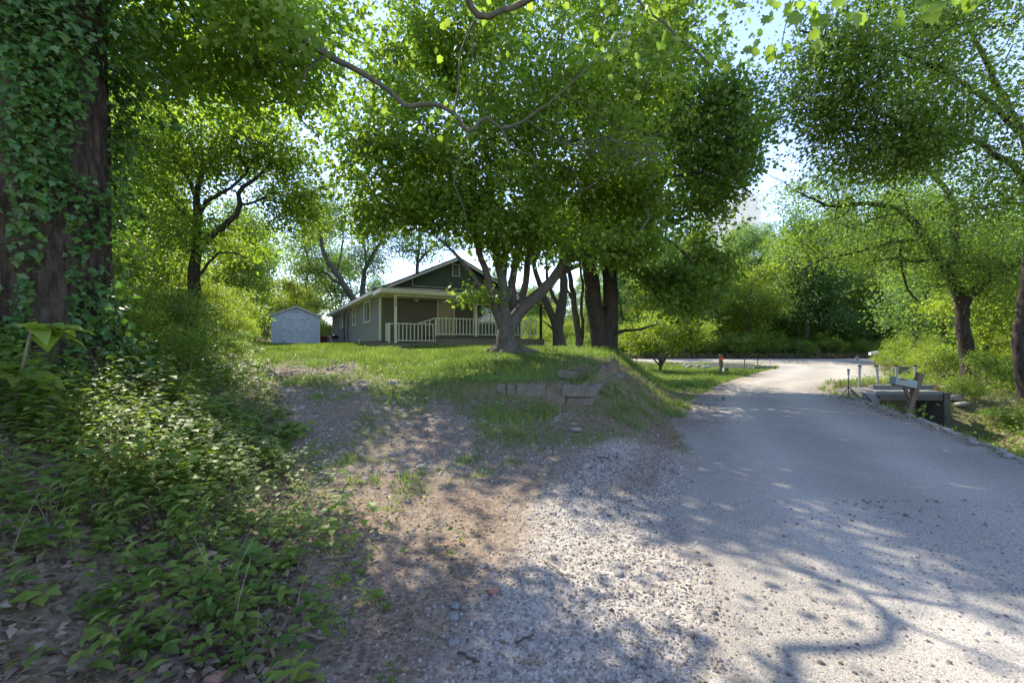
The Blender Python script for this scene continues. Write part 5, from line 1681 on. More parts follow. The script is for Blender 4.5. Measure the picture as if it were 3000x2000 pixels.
# wooded slope across the road
k = 0
for row, yy in enumerate((49.5, 54, 60, 67, 75, 85, 97)):
    dx = 5.2 + row * .6
    x = -2 + (row % 2) * 2.5 + (4 if row < 2 else 0)
    while x < 62 + row * 8:
        X, Y = x + random.uniform(-1.3, 1.3), yy + random.uniform(-1.6, 1.6)
        pr = protos[random.randrange(5)]
        if row == 0 and random.random() < .25:
            x += dx; continue
        px = 1500 + X / Y * FPX
        sc = random.uniform(.92, 1.22)
        if px < 1800: sc *= .62
        elif px < 2150: sc *= .85
        put(pr, X, Y, sc, random.uniform(0, 6.28),
            'sloping wood', 'trees on the wooded slope across the road')
        x += dx
# behind the house and shed
for (x, y, s, j) in [(-30, 48, .85, 0), (-25, 52, .9, 2), (-20, 58, .8, 1), (-36, 44, .95, 4), (-15, 62, .7, 3), (-10, 60, .65, 0), (-5, 62, .62, 2), (0, 58, .55, 3), (-27, 44, .62, 3),
                     (-41, 50, 1.0, 2), (-33, 56, .9, 1), (-22, 46, .5, 3), (-12, 52, .55, 1), (3, 52, .5, 0), (-38, 60, 1.0, 0), (-17, 54, .6, 4), (-28, 62, .9, 3), (-7, 54, .5, 2)]:
    put(protos[j], x + random.uniform(-1, 1), y, s * (1.25 if x < -8 else 1.05), random.uniform(0, 6), 'background', 'trees beyond the house and shed')
# dense wood on the left
lw = [(-18, 22, .75, 2), (-17, 13.5, .6, 1), (-21, 17, .85, 4), (-20, 29, .7, 3), (-24, 24, .95, 0), (-23, 34, .8, 1), (-27, 30, 1.0, 2), (-20, 6, .8, 3), (-24, 10, 1.0, 1),
      (-30, 20, 1.1, 0), (-30, 38, .9, 4), (-35, 30, 1.0, 3), (-16, 2, .8, 0), (-21, -2, .9, 2), (-27, 3, 1.0, 1), (-34, 12, 1.1, 2), (-15, -7, .9, 4), (-24, -6, 1.0, 0), (-40, 22, 1.1, 4), (-19, 36.5, .55, 3)]
for (x, y, s, j) in lw:
    put(protos[j], x + random.uniform(-.8, .8), y + random.uniform(-.8, .8), s, random.uniform(0, 6), 'left wood', 'trees in the wood on the left')
# right of the creek
for (x, y, s, j) in [(22, 20, .62, 3), (26, 26, .75, 1), (30, 22, .9, 0), (24, 13, .8, 4), (30, 32, .8, 2), (38, 36, .85, 0), (36, 28, .95, 4), (44, 40, .9, 1), (28, 8, .9, 2), (20, 3, .8, 1), (42, 22, 1.0, 3), (34, 14, 1.0, 0)]:
    put(protos[j], x, y, s, random.uniform(0, 6), 'wood beyond the creek', 'trees beyond the creek')

# ================================================================== shrubs
def shrub_proto(mat, leafT, size, n_per, nst=7, h=1.8, r=1.0, up=.8):
    sk = Skel(8000)
    root = empty('shrub', (0, 0, 0))
    base = sk.node(np.array([0, 0, -.1]), -1, .03)
    for k in range(nst):
        a = k * 2.4 + rng.random(); q = rng.uniform(.3, .9) * r
        sk.limb([np.array([0, 0, -.1]), np.array([math.cos(a) * q * .4, math.sin(a) * q * .4, h * .4]), np.array([math.cos(a) * q, math.sin(a) * q, h * rng.uniform(.6, .95)])], .018, .006, par=0)
    cl = ell((0, 0, h * .52), (r, r, h * .5), 60, .3, 1.2, .3)
    cl = cl[cl[:, 2] > .05]
    cl = sk.attach(cl, (0, 0), zmin=.05, step=.4)
    link('stems', sk.mesh('stems', M['stick'], .004), root)
    link('foliage', crown_leaves('foliage', cl, n_per, .17, size, leafT, mat, (0, 0), up, .2), root)
    return root


shr = [shrub_proto(M['weed'], TD, .085, 70, h=1.7), shrub_proto(M['lime'], TD, .065, 90, h=2.0), shrub_proto(M['elm'], TO4, .10, 50, h=1.5, r=1.1), shrub_proto(M['maple'], TO4, .12, 42, h=2.3, r=1.2)]
ls = [(-6.3, 8.2, .55, 3), (-7.6, 9.5, .8, 0), (-8.8, 11, .9, 2), (-9.6, 12.6, 1.0, 1), (-10.6, 14.5, 1.0, 1), (-11.6, 16.8, 1.0, 0), (-12.5, 19, 1.1, 1), (-13.8, 21.5, 1.1, 3), (-15.0, 24, 1.0, 1), (-16.2, 26.5, 1.05, 1),
      (-17.2, 28.2, .85, 1), (-9.4, 9.0, 1.2, 3), (-11, 11, 1.3, 1), (-12.6, 13.5, 1.4, 2), (-14, 16, 1.5, 1), (-15.6, 20, 1.5, 3), (-17, 23.5, 1.6, 0), (-19, 27, 1.6, 1), (-8.0, 7.0, .8, 2), (-9.8, 6.2, 1.2, 0),
      (-7.3, 7.9, .7, 1), (-10.2, 16.4, .7, 1), (-12.0, 15, 1.6, 0), (-18.2, 30.5, 1.1, 3), (-8.2, 12.3, .45, 0), (-9.5, 15.2, .5, 2)]
for (x, y, s, j) in ls:
    put(shr[j], x + random.uniform(-.2, .2), y, s, random.uniform(0, 6), 'left bank growth', 'shrubs on the left bank', 'shrub', -.05)
for (x, y, s, j) in [(-22, 33.5, 1.3, 1), (-19, 37, 1.4, 3), (-16, 39, 1.2, 2), (-14.5, 42, 1.3, 1), (-18, 42, 1.6, 0), (-21, 40, 1.7, 2)]:
    put(shr[j], x, y, s, random.uniform(0, 6), 'growth behind the shed', 'shrubs behind the shed', 'shrub', -.05)
for (x, y, s, j) in [(17.0, 15.5, .8, 0), (18.6, 14.2, 1.0, 2), (16.2, 12.0, .7, 2), (17.6, 11.0, .9, 0), (19.2, 12.6, 1.2, 3), (15.2, 9.6, .6, 2), (16.4, 8.6, .9, 1), (20.5, 17, 1.2, 1), (19.5, 19.5, 1.0, 0), (22, 22.5, 1.0, 1),
                     (18, 9.5, 1.2, 2), (21.5, 15, 1.4, 0), (24.5, 25.5, 1.1, 1), (27, 28, 1.2, 0), (28.5, 31.5, 1.1, 3), (31.5, 35, 1.3, 1), (34.5, 38, 1.3, 0), (21.3, 24.6, .6, 1), (15.3, 14.6, .5, 0), (14.6, 13.0, .4, 2), (15.0, 12.0, .5, 0), (14.3, 15.3, .35, 1), (14.2, 11.0, .4, 2)]:
    put(shr[j], x, y, s, random.uniform(0, 6), 'creek bank growth', 'shrubs on the creek bank', 'shrub', -.05)
for row, yy in enumerate((50.5, 53.5, 57, 61.5)):
    x = 2.0
    while x < 62:
        put(shr[random.randrange(4)], x + random.uniform(-1, 1), yy + random.uniform(-1, 1), random.uniform(1.3, 2.1), random.uniform(0, 6), 'shade of the slope', 'understory shrubs on the wooded slope', 'shrub', -.1)
        x += 3.4
x = -4.0
while x < 60:
    j = random.randrange(4)
    put(shr[j], x, 46.6 + random.uniform(-.3, 1.6), random.uniform(.7, 1.5), random.uniform(0, 6), 'far road verge', 'shrubs along the far road edge', 'shrub', -.05)
    x += random.uniform(1.3, 2.2)
for (x, y, s, j) in [(3.5, 30, .9, 1), (5.5, 33, 1.1, 0), (7.2, 36, 1.2, 1), (1.5, 34, 1.0, 3), (3.5, 38, 1.4, 1), (-.5, 40, 1.5, 0), (8.5, 37, .8, 2), (6.4, 31, .6, 2), (2.6, 42, 1.6, 1), (0, 46, 1.8, 3)]:
    put(shr[j], x, y, s, random.uniform(0, 6), 'sunny gap', 'shrubs right of the house', 'shrub', -.05)

# ================================================================== ground cover
def sample(n, x0, x1, y0, y1, ypow=2.0):
    """random ground points, density falling with distance"""
    u = rng.random(n)
    y = y0 * (y1 / y0) ** u
    x = rng.uniform(x0, x1, n)
    return x, y


def infov(x, y, m=1.28):
    return np.abs(x) < y * m + .3


# ---- grass: single bent blades, larger with distance so they stay visible
x, y = sample(900000, -24, 26, 4.5, 44)
ok = infov(x, y)
x, y = x[ok], y[ok]
w_, a_, g_, l_ = masks(x, y)
k = rng.random(len(x)) < (g_ ** 1.2) * np.clip(.35 + vnoise(x * 1.5, y * 1.5), 0, 1)
x, y = x[k][:230000], y[k][:230000]
z = H(x, y)
n = len(x)
h = rng.uniform(.045, .13, n) * (1 + .8 * (vnoise(x * .8 + 3, y * .8) > .62)) * np.interp(y, [5, 20], [.8, 1.15])
wd = rng.uniform(.004, .008, n) * np.clip(y / 6, 1, 4)
a = rng.random(n) * 6.283
dx, dy = np.cos(a), np.sin(a)
ln = rng.normal(0, .45, (n, 2)) * h[:, None]
b0 = np.stack([x - dx * wd, y - dy * wd, z - .01], 1); b1 = np.stack([x + dx * wd, y + dy * wd, z - .01], 1)
tp_ = np.stack([x + ln[:, 0], y + ln[:, 1], z + h], 1)
V = np.stack([b0, b1, tp_], 1).reshape(-1, 3)
rn = np.clip(vnoise(x * .6, y * .6) * .6 + rng.random(n) * .5 - .05, 0, 1)
me = mesh_np('grass', V, np.arange(n * 3).reshape(-1, 3), M['grass'], {'rnd': np.repeat(rn, 3)})
tag(link('grass', me), 'short green grass covering the mound, the drive crest and the lawn', 'grass', kind='stuff')

# ---- small broad leaves in the grass (clover, seedlings) on the mound and drive
x, y = sample(160000, -12, 16, 3.0, 24)
ok = infov(x, y); x, y = x[ok], y[ok]
w_, a_, g_, l_ = masks(x, y)
dens = np.maximum(g_ * .30, (l_ + g_) * .25 * (x < dL(y) + 1.2)) * (1 - w_) * (1 - a_)
k = (rng.random(len(x)) < dens * np.clip(2.2 * vnoise(x * 1.1 + 7, y * 1.1) - .5, 0, 1))
x, y = x[k][:10000], y[k][:10000]
n = len(x); z = H(x, y) + rng.uniform(.02, .10, n)
tip = rng.normal(0, 1, (n, 3)); tip[:, 2] *= .25
nr_ = rng.normal(0, .35, (n, 3)); nr_[:, 2] += 1
me = leaf_mesh('ground_leaves', np.stack([x, y, z], 1), tip, nr_, rng.uniform(.03, .065, n) * np.clip(y / 8, 1, 1.7), TO4, M['weed'])
tag(link('low_weeds', me), 'low broad-leaved weeds scattered over the mound and the drive', 'weeds', kind='stuff')

# ---- undergrowth of the left bank: stems with pairs of broad leaves
xs, ys = sample(44000, -15, 1, 1.9, 17)
dd = dL(ys) - xs
ok = (xs > -ys * 1.32 - .5) & (dd > -.35)
dens = np.clip(.25 + dd * .5, 0, 1) * np.clip(.35 + 1.3 * vnoise(xs * .9 + 5, ys * .9), 0, 1)
dens = dens * np.where((ys < 3.4), .35, 1)
# the leaf-littered pocket at the lower left stays open
dens = dens * (1 - .85 * np.exp(-(((xs + 2.6) / .55) ** 2 + ((ys - 2.3) / .5) ** 2)))
ok &= rng.random(len(xs)) < dens
xs, ys = xs[ok][:8500], ys[ok][:8500]
zs = H(xs, ys)
pos = []; tips = []; nrms = []; szs = []; rr = []; stv = []
for i in range(len(xs)):
    x, y, z = xs[i], ys[i], zs[i]
    deep = min(1.0, max(0.15, (float(dL(y)) - x) * .45))
    hgt = random.uniform(.10, .46) * (.45 + deep) * (1 if y > 3 else .6)
    nl = random.randint(5, 9)
    lx, ly = random.gauss(0, .12), random.gauss(0, .12)
    tone = random.random()
    s = random.choice((.05, .07, .09)) * random.uniform(.8, 1.25) * (1.0 if y < 6 else 1.35)
    a0 = random.random() * 6.28
    for q in range(nl):
        f = .35 + .65 * (q + 1) / nl
        a = a0 + q * 2.4
        out = .05 + .10 * (1 - f)
        pos.append((x + lx * f + math.cos(a) * .02, y + ly * f + math.sin(a) * .02, z + hgt * f))
        tips.append((math.cos(a), math.sin(a), random.uniform(-.35, .35)))
        nrms.append((random.gauss(0, .25), random.gauss(0, .25), 1))
        szs.append(s * random.uniform(.7, 1.15) * (1.15 - .3 * f)); rr.append(min(1, max(0, tone * .7 + random.uniform(0, .3))))
pos, tips, nrms, szs, rr = map(np.array, (pos, tips, nrms, szs, rr))
sel = vnoise(pos[:, 0] * 1.7 + 3, pos[:, 1] * 1.7) > .56
for sl_, T_, nm_, lb_ in ((~sel, T_oval8(), 'undergrowth', 'dense broad-leaved undergrowth covering the left bank'), (sel, TM, 'lobed_undergrowth', 'patches of lobed-leaved seedlings among the undergrowth of the left bank')):
    me = leaf_mesh(nm_, pos[sl_], tips[sl_], nrms[sl_], szs[sl_] * (1.2 if T_ is TM else 1), T_, M['weed'], rr[sl_])
    tag(link(nm_, me), lb_, 'undergrowth', kind='stuff')

# dry stems poking through the growth
xs, ys = sample(1600, -12, -1, 2.2, 12)
k = (dL(ys) - xs > .1) & infov(xs, ys)
xs, ys = xs[k][:170], ys[k][:170]
zs = H(xs, ys)
mbs = MB()
for x, y, z in zip(xs, ys, zs):
    h_ = random.uniform(.12, .38); lx, ly = random.gauss(0, .1), random.gauss(0, .1)
    mbs.tube([(x, y, z - .02), (x + lx * .4, y + ly * .4, z + h_ * .5), (x + lx, y + ly, z + h_)], [.0035, .003, .0015], 3, cap=False)
tag(mbs.build('dry_stems', M['stick']), 'thin dry stems standing through the undergrowth of the left bank', 'dry stems', kind='stuff')

# creek bank cover on the right
xs, ys = sample(40000, 7, 30, 5, 42)
q = xs - eR(ys)
ok = infov(xs, ys, 1.3) & (q > .5) & (rng.random(len(xs)) < np.clip(1.6 * vnoise(xs * .8, ys * .8 + 3) - .3, 0, 1) * np.clip((q - .4) * .8, 0, 1))
ok &= ~((xs > 11.1) & (xs < 13.75) & (ys > 12.9) & (ys < 14.9))
xs, ys = xs[ok][:9000], ys[ok][:9000]
n = len(xs); zz = H(xs, ys)
rep = 4
P3 = np.repeat(np.stack([xs, ys, zz], 1), rep, 0) + np.abs(rng.normal(0, .16, (n * rep, 3))) * np.array([1, 1, 1.2]) * rng.choice([-1, 1], (n * rep, 3)) * np.array([1, 1, 0]) + np.stack([np.zeros(n * rep), np.zeros(n * rep), np.abs(rng.normal(0, .18, n * rep)) + .03], 1)
tip = rng.normal(0, .8, (n * rep, 3)); tip[:, 2] *= .4
nr_ = rng.normal(0, .4, (n * rep, 3)); nr_[:, 2] += .9
me = leaf_mesh('creek_bank_plants', P3, tip, nr_, rng.uniform(.06, .13, n * rep), TO4, M['weed'])
tag(link('creek_bank_plants', me), 'green ground cover over the creek bank right of the road', 'undergrowth', kind='stuff')

# ---- leaf litter
x, y = sample(160000, -9, 12, 1.6, 18)
ok = infov(x, y); x, y = x[ok], y[ok]
w_, a_, g_, l_ = masks(x, y)
lit = l_ + .03 * (1 - w_) + .05 * ((x < dL(y) + 1.5) & (y < 5))
k = (rng.random(len(x)) < lit * .8)
x, y = x[k][:36000], y[k][:36000]
n = len(x); z = H(x, y) + rng.uniform(.004, .03, n)
tip = rng.normal(0, 1, (n, 3)); tip[:, 2] *= .3
nr_ = rng.normal(0, .45, (n, 3)); nr_[:, 2] += 1
big = ((dL(y) - x > .1) & (y < 5)) * 1.0
size = rng.uniform(.02, .045, n) * (1 + .9 * big) * np.clip(y / 7, 1, 1.5)
me = leaf_mesh('leaf_litter', np.stack([x, y, z], 1), tip, nr_, size, TO4, M['dead'])
tag(link('leaf_litter', me), 'brown dead leaves littering the bank and the slope below the block wall', 'leaf litter', kind='stuff')

# ---- crushed stone
def chips(x, y, size, seedrnd, name, lab, tone0=0, tone1=1):
    n = len(x)
    z = H(x, y)
    base = np.array([[1, 0, 0], [.25, .95, 0], [-.85, .5, 0], [-.7, -.75, 0], [.45, -.9, 0]])
    top = base * .55
    R = rng.random(n) * 6.283
    an = rng.uniform(.55, 1.0, n)
    jit = rng.uniform(.7, 1.3, (n, 10, 1))
    T = np.concatenate([base + np.array([0, 0, -.25]), top + np.array([0, 0, .55])], 0)[None] * np.concatenate([jit[:, :, :1], jit[:, ::-1, :1], np.ones((n, 10, 1))], 2)
    T[:, 5:, 2] += rng.uniform(-.25, .25, (n, 5))
    T[:, :, 1] *= an[:, None]
    c, s = np.cos(R)[:, None], np.sin(R)[:, None]
    X = T[:, :, 0] * c - T[:, :, 1] * s; Y = T[:, :, 0] * s + T[:, :, 1] * c
    W = np.stack([X * size[:, None] + x[:, None], Y * size[:, None] + y[:, None], T[:, :, 2] * size[:, None] * .8 + z[:, None] + size[:, None] * .1], -1).reshape(-1, 3)
    Fc = []
    for k in range(5):
        k2 = (k + 1) % 5
        Fc += [(k, k2, 5 + k2), (k, 5 + k2, 5 + k)]
    Fc += [(5, 6, 7), (5, 7, 8), (5, 8, 9)]
    Fc = np.array(Fc)
    FF = (Fc[None] + (np.arange(n) * 10)[:, None, None]).reshape(-1, 3)
    rn = tone0 + (tone1 - tone0) * rng.random(n)
    me = mesh_np(name, W, FF, M['stonechip'], {'rnd': np.repeat(rn, 10)})
    tag(link(name, me), lab, 'gravel', kind='stuff')


x, y = sample(120000, -3.5, 6.5, 1.6, 7.5)
ok = infov(x, y); x, y = x[ok], y[ok]
w_, a_, g_, l_ = masks(x, y)
d_ = a_ * .9 + w_ * .12 * (y < 4.5) + .16 * (1 - w_) * (1 - a_) * (1 - l_ * .6) * (x > dL(y))
k = rng.random(len(x)) < d_
x, y = x[k][:34000], y[k][:34000]
size = np.exp(rng.normal(math.log(.0085), .42, len(x))) * np.clip(y / 4, .9, 1.4)
chips(x, y, size, None, 'gravel', 'pale crushed stone gravel where the drive meets the road')
x, y = sample(60000, -10, 1, 5, 18)
w_, a_, g_, l_ = masks(x, y)
k = (rng.random(len(x)) < .5 * (1 - w_) * (1 - g_) * (1 - .6 * l_) * (x > dL(y) - .2)) & (vnoise(x * 2, y * 2) > .35)
x, y = x[k][:6500], y[k][:6500]
chips(x, y, np.exp(rng.normal(math.log(.014), .5, len(x))) * np.clip(y / 7, .8, 1.5), None, 'drive_stones', 'loose stones bedded in the earth drive', 0, .8)

# ---- larger stones, one by one
def rock_mesh(name, mat, seed, sub=2):
    bm = bmesh_ico(sub)
    V = np.array([v for v in bm[0]]); r_ = np.random.default_rng(seed)
    off = r_.random(3) * 20
    d = .65 + .7 * vnoise(V[:, 0] * 1.3 + off[0], V[:, 1] * 1.3 + off[1], V[:, 2] * 1.3 + off[2])
    V = V * d[:, None] * np.array([1, .75, .5])
    V[:, 2] = np.clip(V[:, 2], -.28, .36)
    return mesh_np(name, V, np.array(bm[1]), mat)


import bmesh
def bmesh_ico(sub):
    b = bmesh.new(); bmesh.ops.create_icosphere(b, subdivisions=sub, radius=1)
    v = [tuple(q.co) for q in b.verts]; f = [[q.index for q in t.verts] for t in b.faces]; b.free()
    return v, f


rk = [rock_mesh('stone', M['rock'], s) for s in range(5)]
rkp = rock_mesh('stone', M['rockp'], 9)


def stone(px, py, w_px, lab, j=0, mesh=None, grp=None, zguess=None):
    # ray to the ground
    D = 3.0
    for _ in range(40):
        X = (px - 1500) / FPX * D
        zz = Hs(X, D)
        Dn = (CH - zz) * FPX / (py - HZ)
        D = D * .6 + Dn * .4
    X = (px - 1500) / FPX * D
    s = w_px / FPX * D / 2
    o = link('stone', mesh or rk[j % 5], None, (X, D, Hs(X, D) + s * .15), (random.uniform(-.2, .2), random.uniform(-.2, .2), random.uniform(0, 6)), (s, s, s))
    tag(o, lab, 'stone', grp)
    return o


stone(1683, 1262, 40, 'smooth pale grey stone at the foot of the slope below the block wall', 0)
stone(1680, 1243, 22, 'small pale stone just behind the smooth grey stone below the block wall', 1)
stone(1665, 1290, 22, 'small brown-grey stone in front of the smooth grey stone below the block wall', 2)
stone(1812, 1681, 36, 'flat pale stone alone on the gravel near the road', 3)
stone(1447, 1732, 44, 'pinkish orange stone lying on the pale gravel', 0, rkp)
stone(1328, 1808, 46, 'rounded grey stone left of the pinkish stone, nearest one of three', 4)
stone(1335, 1775, 36, 'flat grey stone behind the rounded grey stone on the gravel', 1)
stone(1362, 1782, 26, 'narrow tilted stone to the right of the rounded grey stone on the gravel', 2)
stone(1330, 1880, 44, 'pale cracked stone low in the centre foreground', 3)
stone(1258, 1950, 32, 'upright pale stone at the lower edge left of centre', 0)
stone(640, 1990, 80, 'flat sandy stone at the bottom edge among the weeds', 2, rkp)
stone(1640, 1768, 24, 'dark grey stone on the gravel right of the pinkish stone', 4)
stone(1418, 1660, 28, 'white angular stone beside the dead leaves on the gravel', 1)
stone(1235, 1370, 34, 'pale stone on the left side of the drive, largest of its scatter', 2)
for (px, py, w_) in ((1152, 1334, 26), (1180, 1352, 22), (1185, 1368, 24), (1232, 1352, 24), (1260, 1355, 22), (1150, 1380, 18), (1330, 1420, 16), (1195, 1470, 22), (1230, 1400, 15), (1620, 1505, 22), (1550, 1520, 18)):
    stone(px, py, w_, 'small pale stone embedded in the earth of the drive', random.randrange(5), None, 'stones embedded in the drive')
# stones edging the right side of the road
R2 = random.Random(3)
for k in range(75):
    yy = 4.9 + k * .115 + R2.uniform(-.05, .05)
    s = R2.uniform(.035, .10)
    xx = float(eR(yy)) + R2.uniform(.0, .32)
    o = link('stone', rk[R2.randrange(5)], None, (xx, yy, Hs(xx, yy) + s * .1), (R2.uniform(-.3, .3), R2.uniform(-.3, .3), R2.uniform(0, 6)), (s, s, s))
    tag(o, 'grey rubble stone in the line edging the right side of the road above the creek', 'stone', 'rubble stones edging the road')
# rip-rap beside the tan block wall
for k in range(85):
    yy = R2.uniform(31.0, 36.8)
    px = R2.uniform(2005, 2112)
    xx = (px - 1500) / FPX * yy
    s = R2.uniform(.12, .34)
    o = link('stone', rk[R2.randrange(5)], None, (xx, yy, Hs(xx, yy) + s * .1), (R2.uniform(-.4, .4), R2.uniform(-.4, .4), R2.uniform(0, 6)), (s, s, s))
    tag(o, 'pale rip-rap rock on the bank left of the tan block wall', 'rock', 'rip-rap rocks on the bank')
for (px, py, D, s) in ((2790, 1165, 14.6, .28), (2815, 1175, 14.2, .22), (2770, 1152, 15.4, .2), (2800, 1190, 13.4, .18)):
    q = P(px, py, D)
    o = link('stone', rk[int(s * 10) % 5], None, (q[0], D, Hs(q[0], D) + .12), (0, .2, s * 9), (s, s, s))
    tag(o, 'grey boulder on the creek bank at the right end of the culvert', 'rock', 'boulders by the culvert')
lg = MB().tube([(0, 0, 0), (.5, .1, .12), (1.2, .1, .05)], [.14, .16, .10], 10).build('log', M['b_dark'], smooth=True)
q = P(2745, 1100, 19); lg.location = (q[0], 19, Hs(q[0], 19) + .12); tag(lg, 'dark weathered log lying in the grass beyond the mailbox', 'log')


# ---- sticks
def stick(p1, p2, r, lab, mat='stick', bend=.01, grp=None):
    def gp(px, py):
        D = 3.0
        for _ in range(40):
            X = (px - 1500) / FPX * D
            D = D * .6 + .4 * (CH - Hs(X, D) - .02) * FPX / (py - HZ)
        X = (px - 1500) / FPX * D
        return Vector((X, D, Hs(X, D) + r + .006))
    a, b = gp(*p1), gp(*p2)
    pts = []
    for k in range(5):
        t = k / 4; q = a.lerp(b, t); q.x += random.uniform(-bend, bend); q.y += random.uniform(-bend, bend)
        q.z = max(q.z, Hs(q.x, q.y) + r) + random.uniform(0, .01)
        pts.append(q - a)
    o = MB().tube(pts, [r, r * .95, r * .9, r * .85, r * .7], 7).build('stick', M[mat], None, loc=a, smooth=True)
    tag(o, lab, 'stick', grp)


stick((535, 1637), (655, 1602), .014, 'thickest pale stick of the bundle lying beside the weeds at lower left')
stick((538, 1630), (592, 1590), .010, 'pale stick forking up from the left end of the thick stick')
stick((580, 1640), (670, 1618), .009, 'thin pale stick just below the thick stick in the bundle')
stick((590, 1645), (640, 1643), .011, 'short stub below the bundle of pale sticks')
stick((450, 1705), (505, 1688), .012, 'pale stick half under the leaves left of the bundle')
stick((818, 1774), (888, 1724), .010, 'pale straight stick leaning up the drive edge')
stick((755, 1845), (815, 1790), .006, 'thin brown twig continuing below the pale straight stick')
stick((892, 1857), (950, 1868), .009, 'short grey stick lying level on the brown earth')
stick((958, 1632), (1025, 1628), .011, 'short thick pale stick on the drive, pointing at the weeds')
stick((1588, 1633), (1668, 1688), .006, 'curved brown twig on the gravel near the flat stone')
stick((1342, 1910), (1405, 1938), .008, 'dark twig on the gravel at the bottom centre', 'stickd')
stick((1535, 1936), (1595, 1932), .007, 'level brown twig on the gravel at the bottom, right of the dark twig')
stick((1510, 1876), (1560, 1858), .006, 'curled dark twig on the gravel above the level twig', 'stickd')
stick((575, 1560), (665, 1535), .012, 'dark bark stick lying above the bundle of pale sticks', 'stickd')
stick((1750, 1335), (1790, 1345), .008, 'small twig on the brown leaf strip', 'stickd')
stick((770, 1180), (900, 1100), .02, 'x', 'stickd') if False else None
stick((0, 1810), (160, 1820), .004, 'long thin dry stem across the leaf litter at the left edge')
stick((0, 1770), (150, 1716), .004, 'long thin dry stem rising through the leaf litter at the left edge')
stick((2118, 1168), (2120, 1172), .03, 'dark clod on the middle of the road', 'stickd', .0)

# ---- distinct weeds of the foreground, each with its leaves
wl3 = [leaf_mesh('leaf', np.zeros((1, 3)), np.array([[0, 1., 0]]), np.array([[0, 0, 1.]]), np.array([1.0]), T_oval(w), M['weed'], rnd=np.array([q])) for q, w in ((.15, .25), (.5, .22), (.85, .27), (1.0, .2))]
stem_me = MB().tube([(0, 0, -.03), (.01, 0, .5), (0, .01, 1)], [.012, .009, .005], 6).mesh('stem', M['weed'])
stem_me.attributes.new('rnd', 'FLOAT', 'POINT').data.foreach_set('value', np.full(len(stem_me.vertices), .6, dtype=np.float32))


def gpos(px, py):
    D = 3.0
    for _ in range(40):
        X = (px - 1500) / FPX * D
        D = max(1.5, D * .6 + .4 * (CH - Hs(X, D)) * FPX / max(30, (py - HZ)))
    return (px - 1500) / FPX * D, D


def weed(px, py, h, leafL, n, lab, rosette=False, grp=None, R=random.Random(21)):
    X, D = gpos(px, py)
    o = empty('weed', (X, D, Hs(X, D)))
    tag(o, lab, 'weed', grp)
    ns = 1 if n < 10 else 3
    t0 = R.randrange(4)
    for s in range(ns):
        lx, ly = (R.gauss(0, .12), R.gauss(0, .12))
        bx_, by_ = (R.gauss(0, .05), R.gauss(0, .05)) if ns > 1 else (0, 0)
        hs_ = h * R.uniform(.75, 1.1)
        if not rosette:
            d = Vector((lx * hs_ * 2, ly * hs_ * 2, hs_))
            st = link('stem', stem_me, o, (bx_, by_, 0)); st.rotation_mode = 'QUATERNION'
            st.rotation_quaternion = d.to_track_quat('Z', 'Y'); sc_ = d.length; st.scale = (sc_ * .8, sc_ * .8, sc_)
        m = max(3, n // ns)
        for k in range(m):
            f = (k + 1) / m
            a = k * 2.4 + R.uniform(-.3, .3)
            if rosette:
                c = Vector((bx_, by_, .02)); tip = (math.cos(a), math.sin(a), R.uniform(.15, .7)); L = leafL * R.uniform(.7, 1.1)
            else:
                f2 = .3 + .7 * f
                c = Vector((bx_ + lx * hs_ * 2 * f2, by_ + ly * hs_ * 2 * f2, hs_ * f2)); tip = (math.cos(a), math.sin(a), R.uniform(-.15, .45) + (.5 if f > .9 else 0)); L = leafL * R.uniform(.7, 1.1) * (1.15 - .45 * f)
            near_leaf(c, L, tip, (R.gauss(0, .2), R.gauss(0, .2), 1), wl3[(t0 + (k % 2)) % 4], o)
    return o


weed(560, 1850, .16, .115, 15, 'leafy pokeweed with large pointed leaves in the lower left foreground', True)
weed(590, 1765, .20, .10, 12, 'broad-leaved weed just below the bundle of pale sticks')
weed(480, 1745, .20, .10, 12, 'upright broad-leaved weed left of the stick bundle')
weed(345, 1700, .22, .11, 12, 'tall weed with oblong leaves on the leaf litter at lower left')
weed(285, 1790, .14, .09, 9, 'low weed with narrow leaves on the leaf litter')
weed(420, 1930, .18, .10, 14, 'sprawling weed at the bottom edge, left of the pokeweed')
weed(300, 1980, .2, .11, 12, 'weed at the bottom left with drooping leaves')
weed(560, 1975, .12, .09, 10, 'weed at the bottom edge below the pokeweed')
weed(470, 1850, .2, .10, 12, 'weed with pale serrated leaves left of the pokeweed')
weed(40, 1750, .18, .11, 9, 'weed at the left picture edge above the dead leaves')
weed(60, 1600, .2, .12, 12, 'broad weed at the far left above the litter pocket')
weed(855, 1655, .12, .07, 9, 'small dark weed standing alone on the drive edge')
weed(812, 1590, .10, .07, 10, 'drooping weed on the drive edge nearest the path of pebbles')
weed(735, 1600, .08, .08, 9, 'flat weed with round leaves on the drive edge', True)
weed(885, 1715, .07, .075, 7, 'small grey-green seedling on the brown earth', True)
weed(730, 1790, .12, .07, 9, 'yellow-green seedling cluster beside the pale straight stick')
weed(680, 1830, .14, .07, 9, 'thin seedling left of the yellow-green cluster')
weed(1105, 1760, .06, .07, 7, 'grey-green rosette on the gravel edge, rear one of two', True)
weed(1130, 1790, .06, .06, 6, 'grey-green rosette on the gravel edge, front one of two', True)
weed(790, 1905, .09, .07, 10, 'pale weed at the bottom among the brown chips')
weed(1325, 1630, .05, .05, 6, 'single green sprig among the stones of the gravel', True)
weed(1060, 1690, .05, .06, 6, 'small rosette left of the gravel edge near the short thick stick', True)
R5 = random.Random(8)
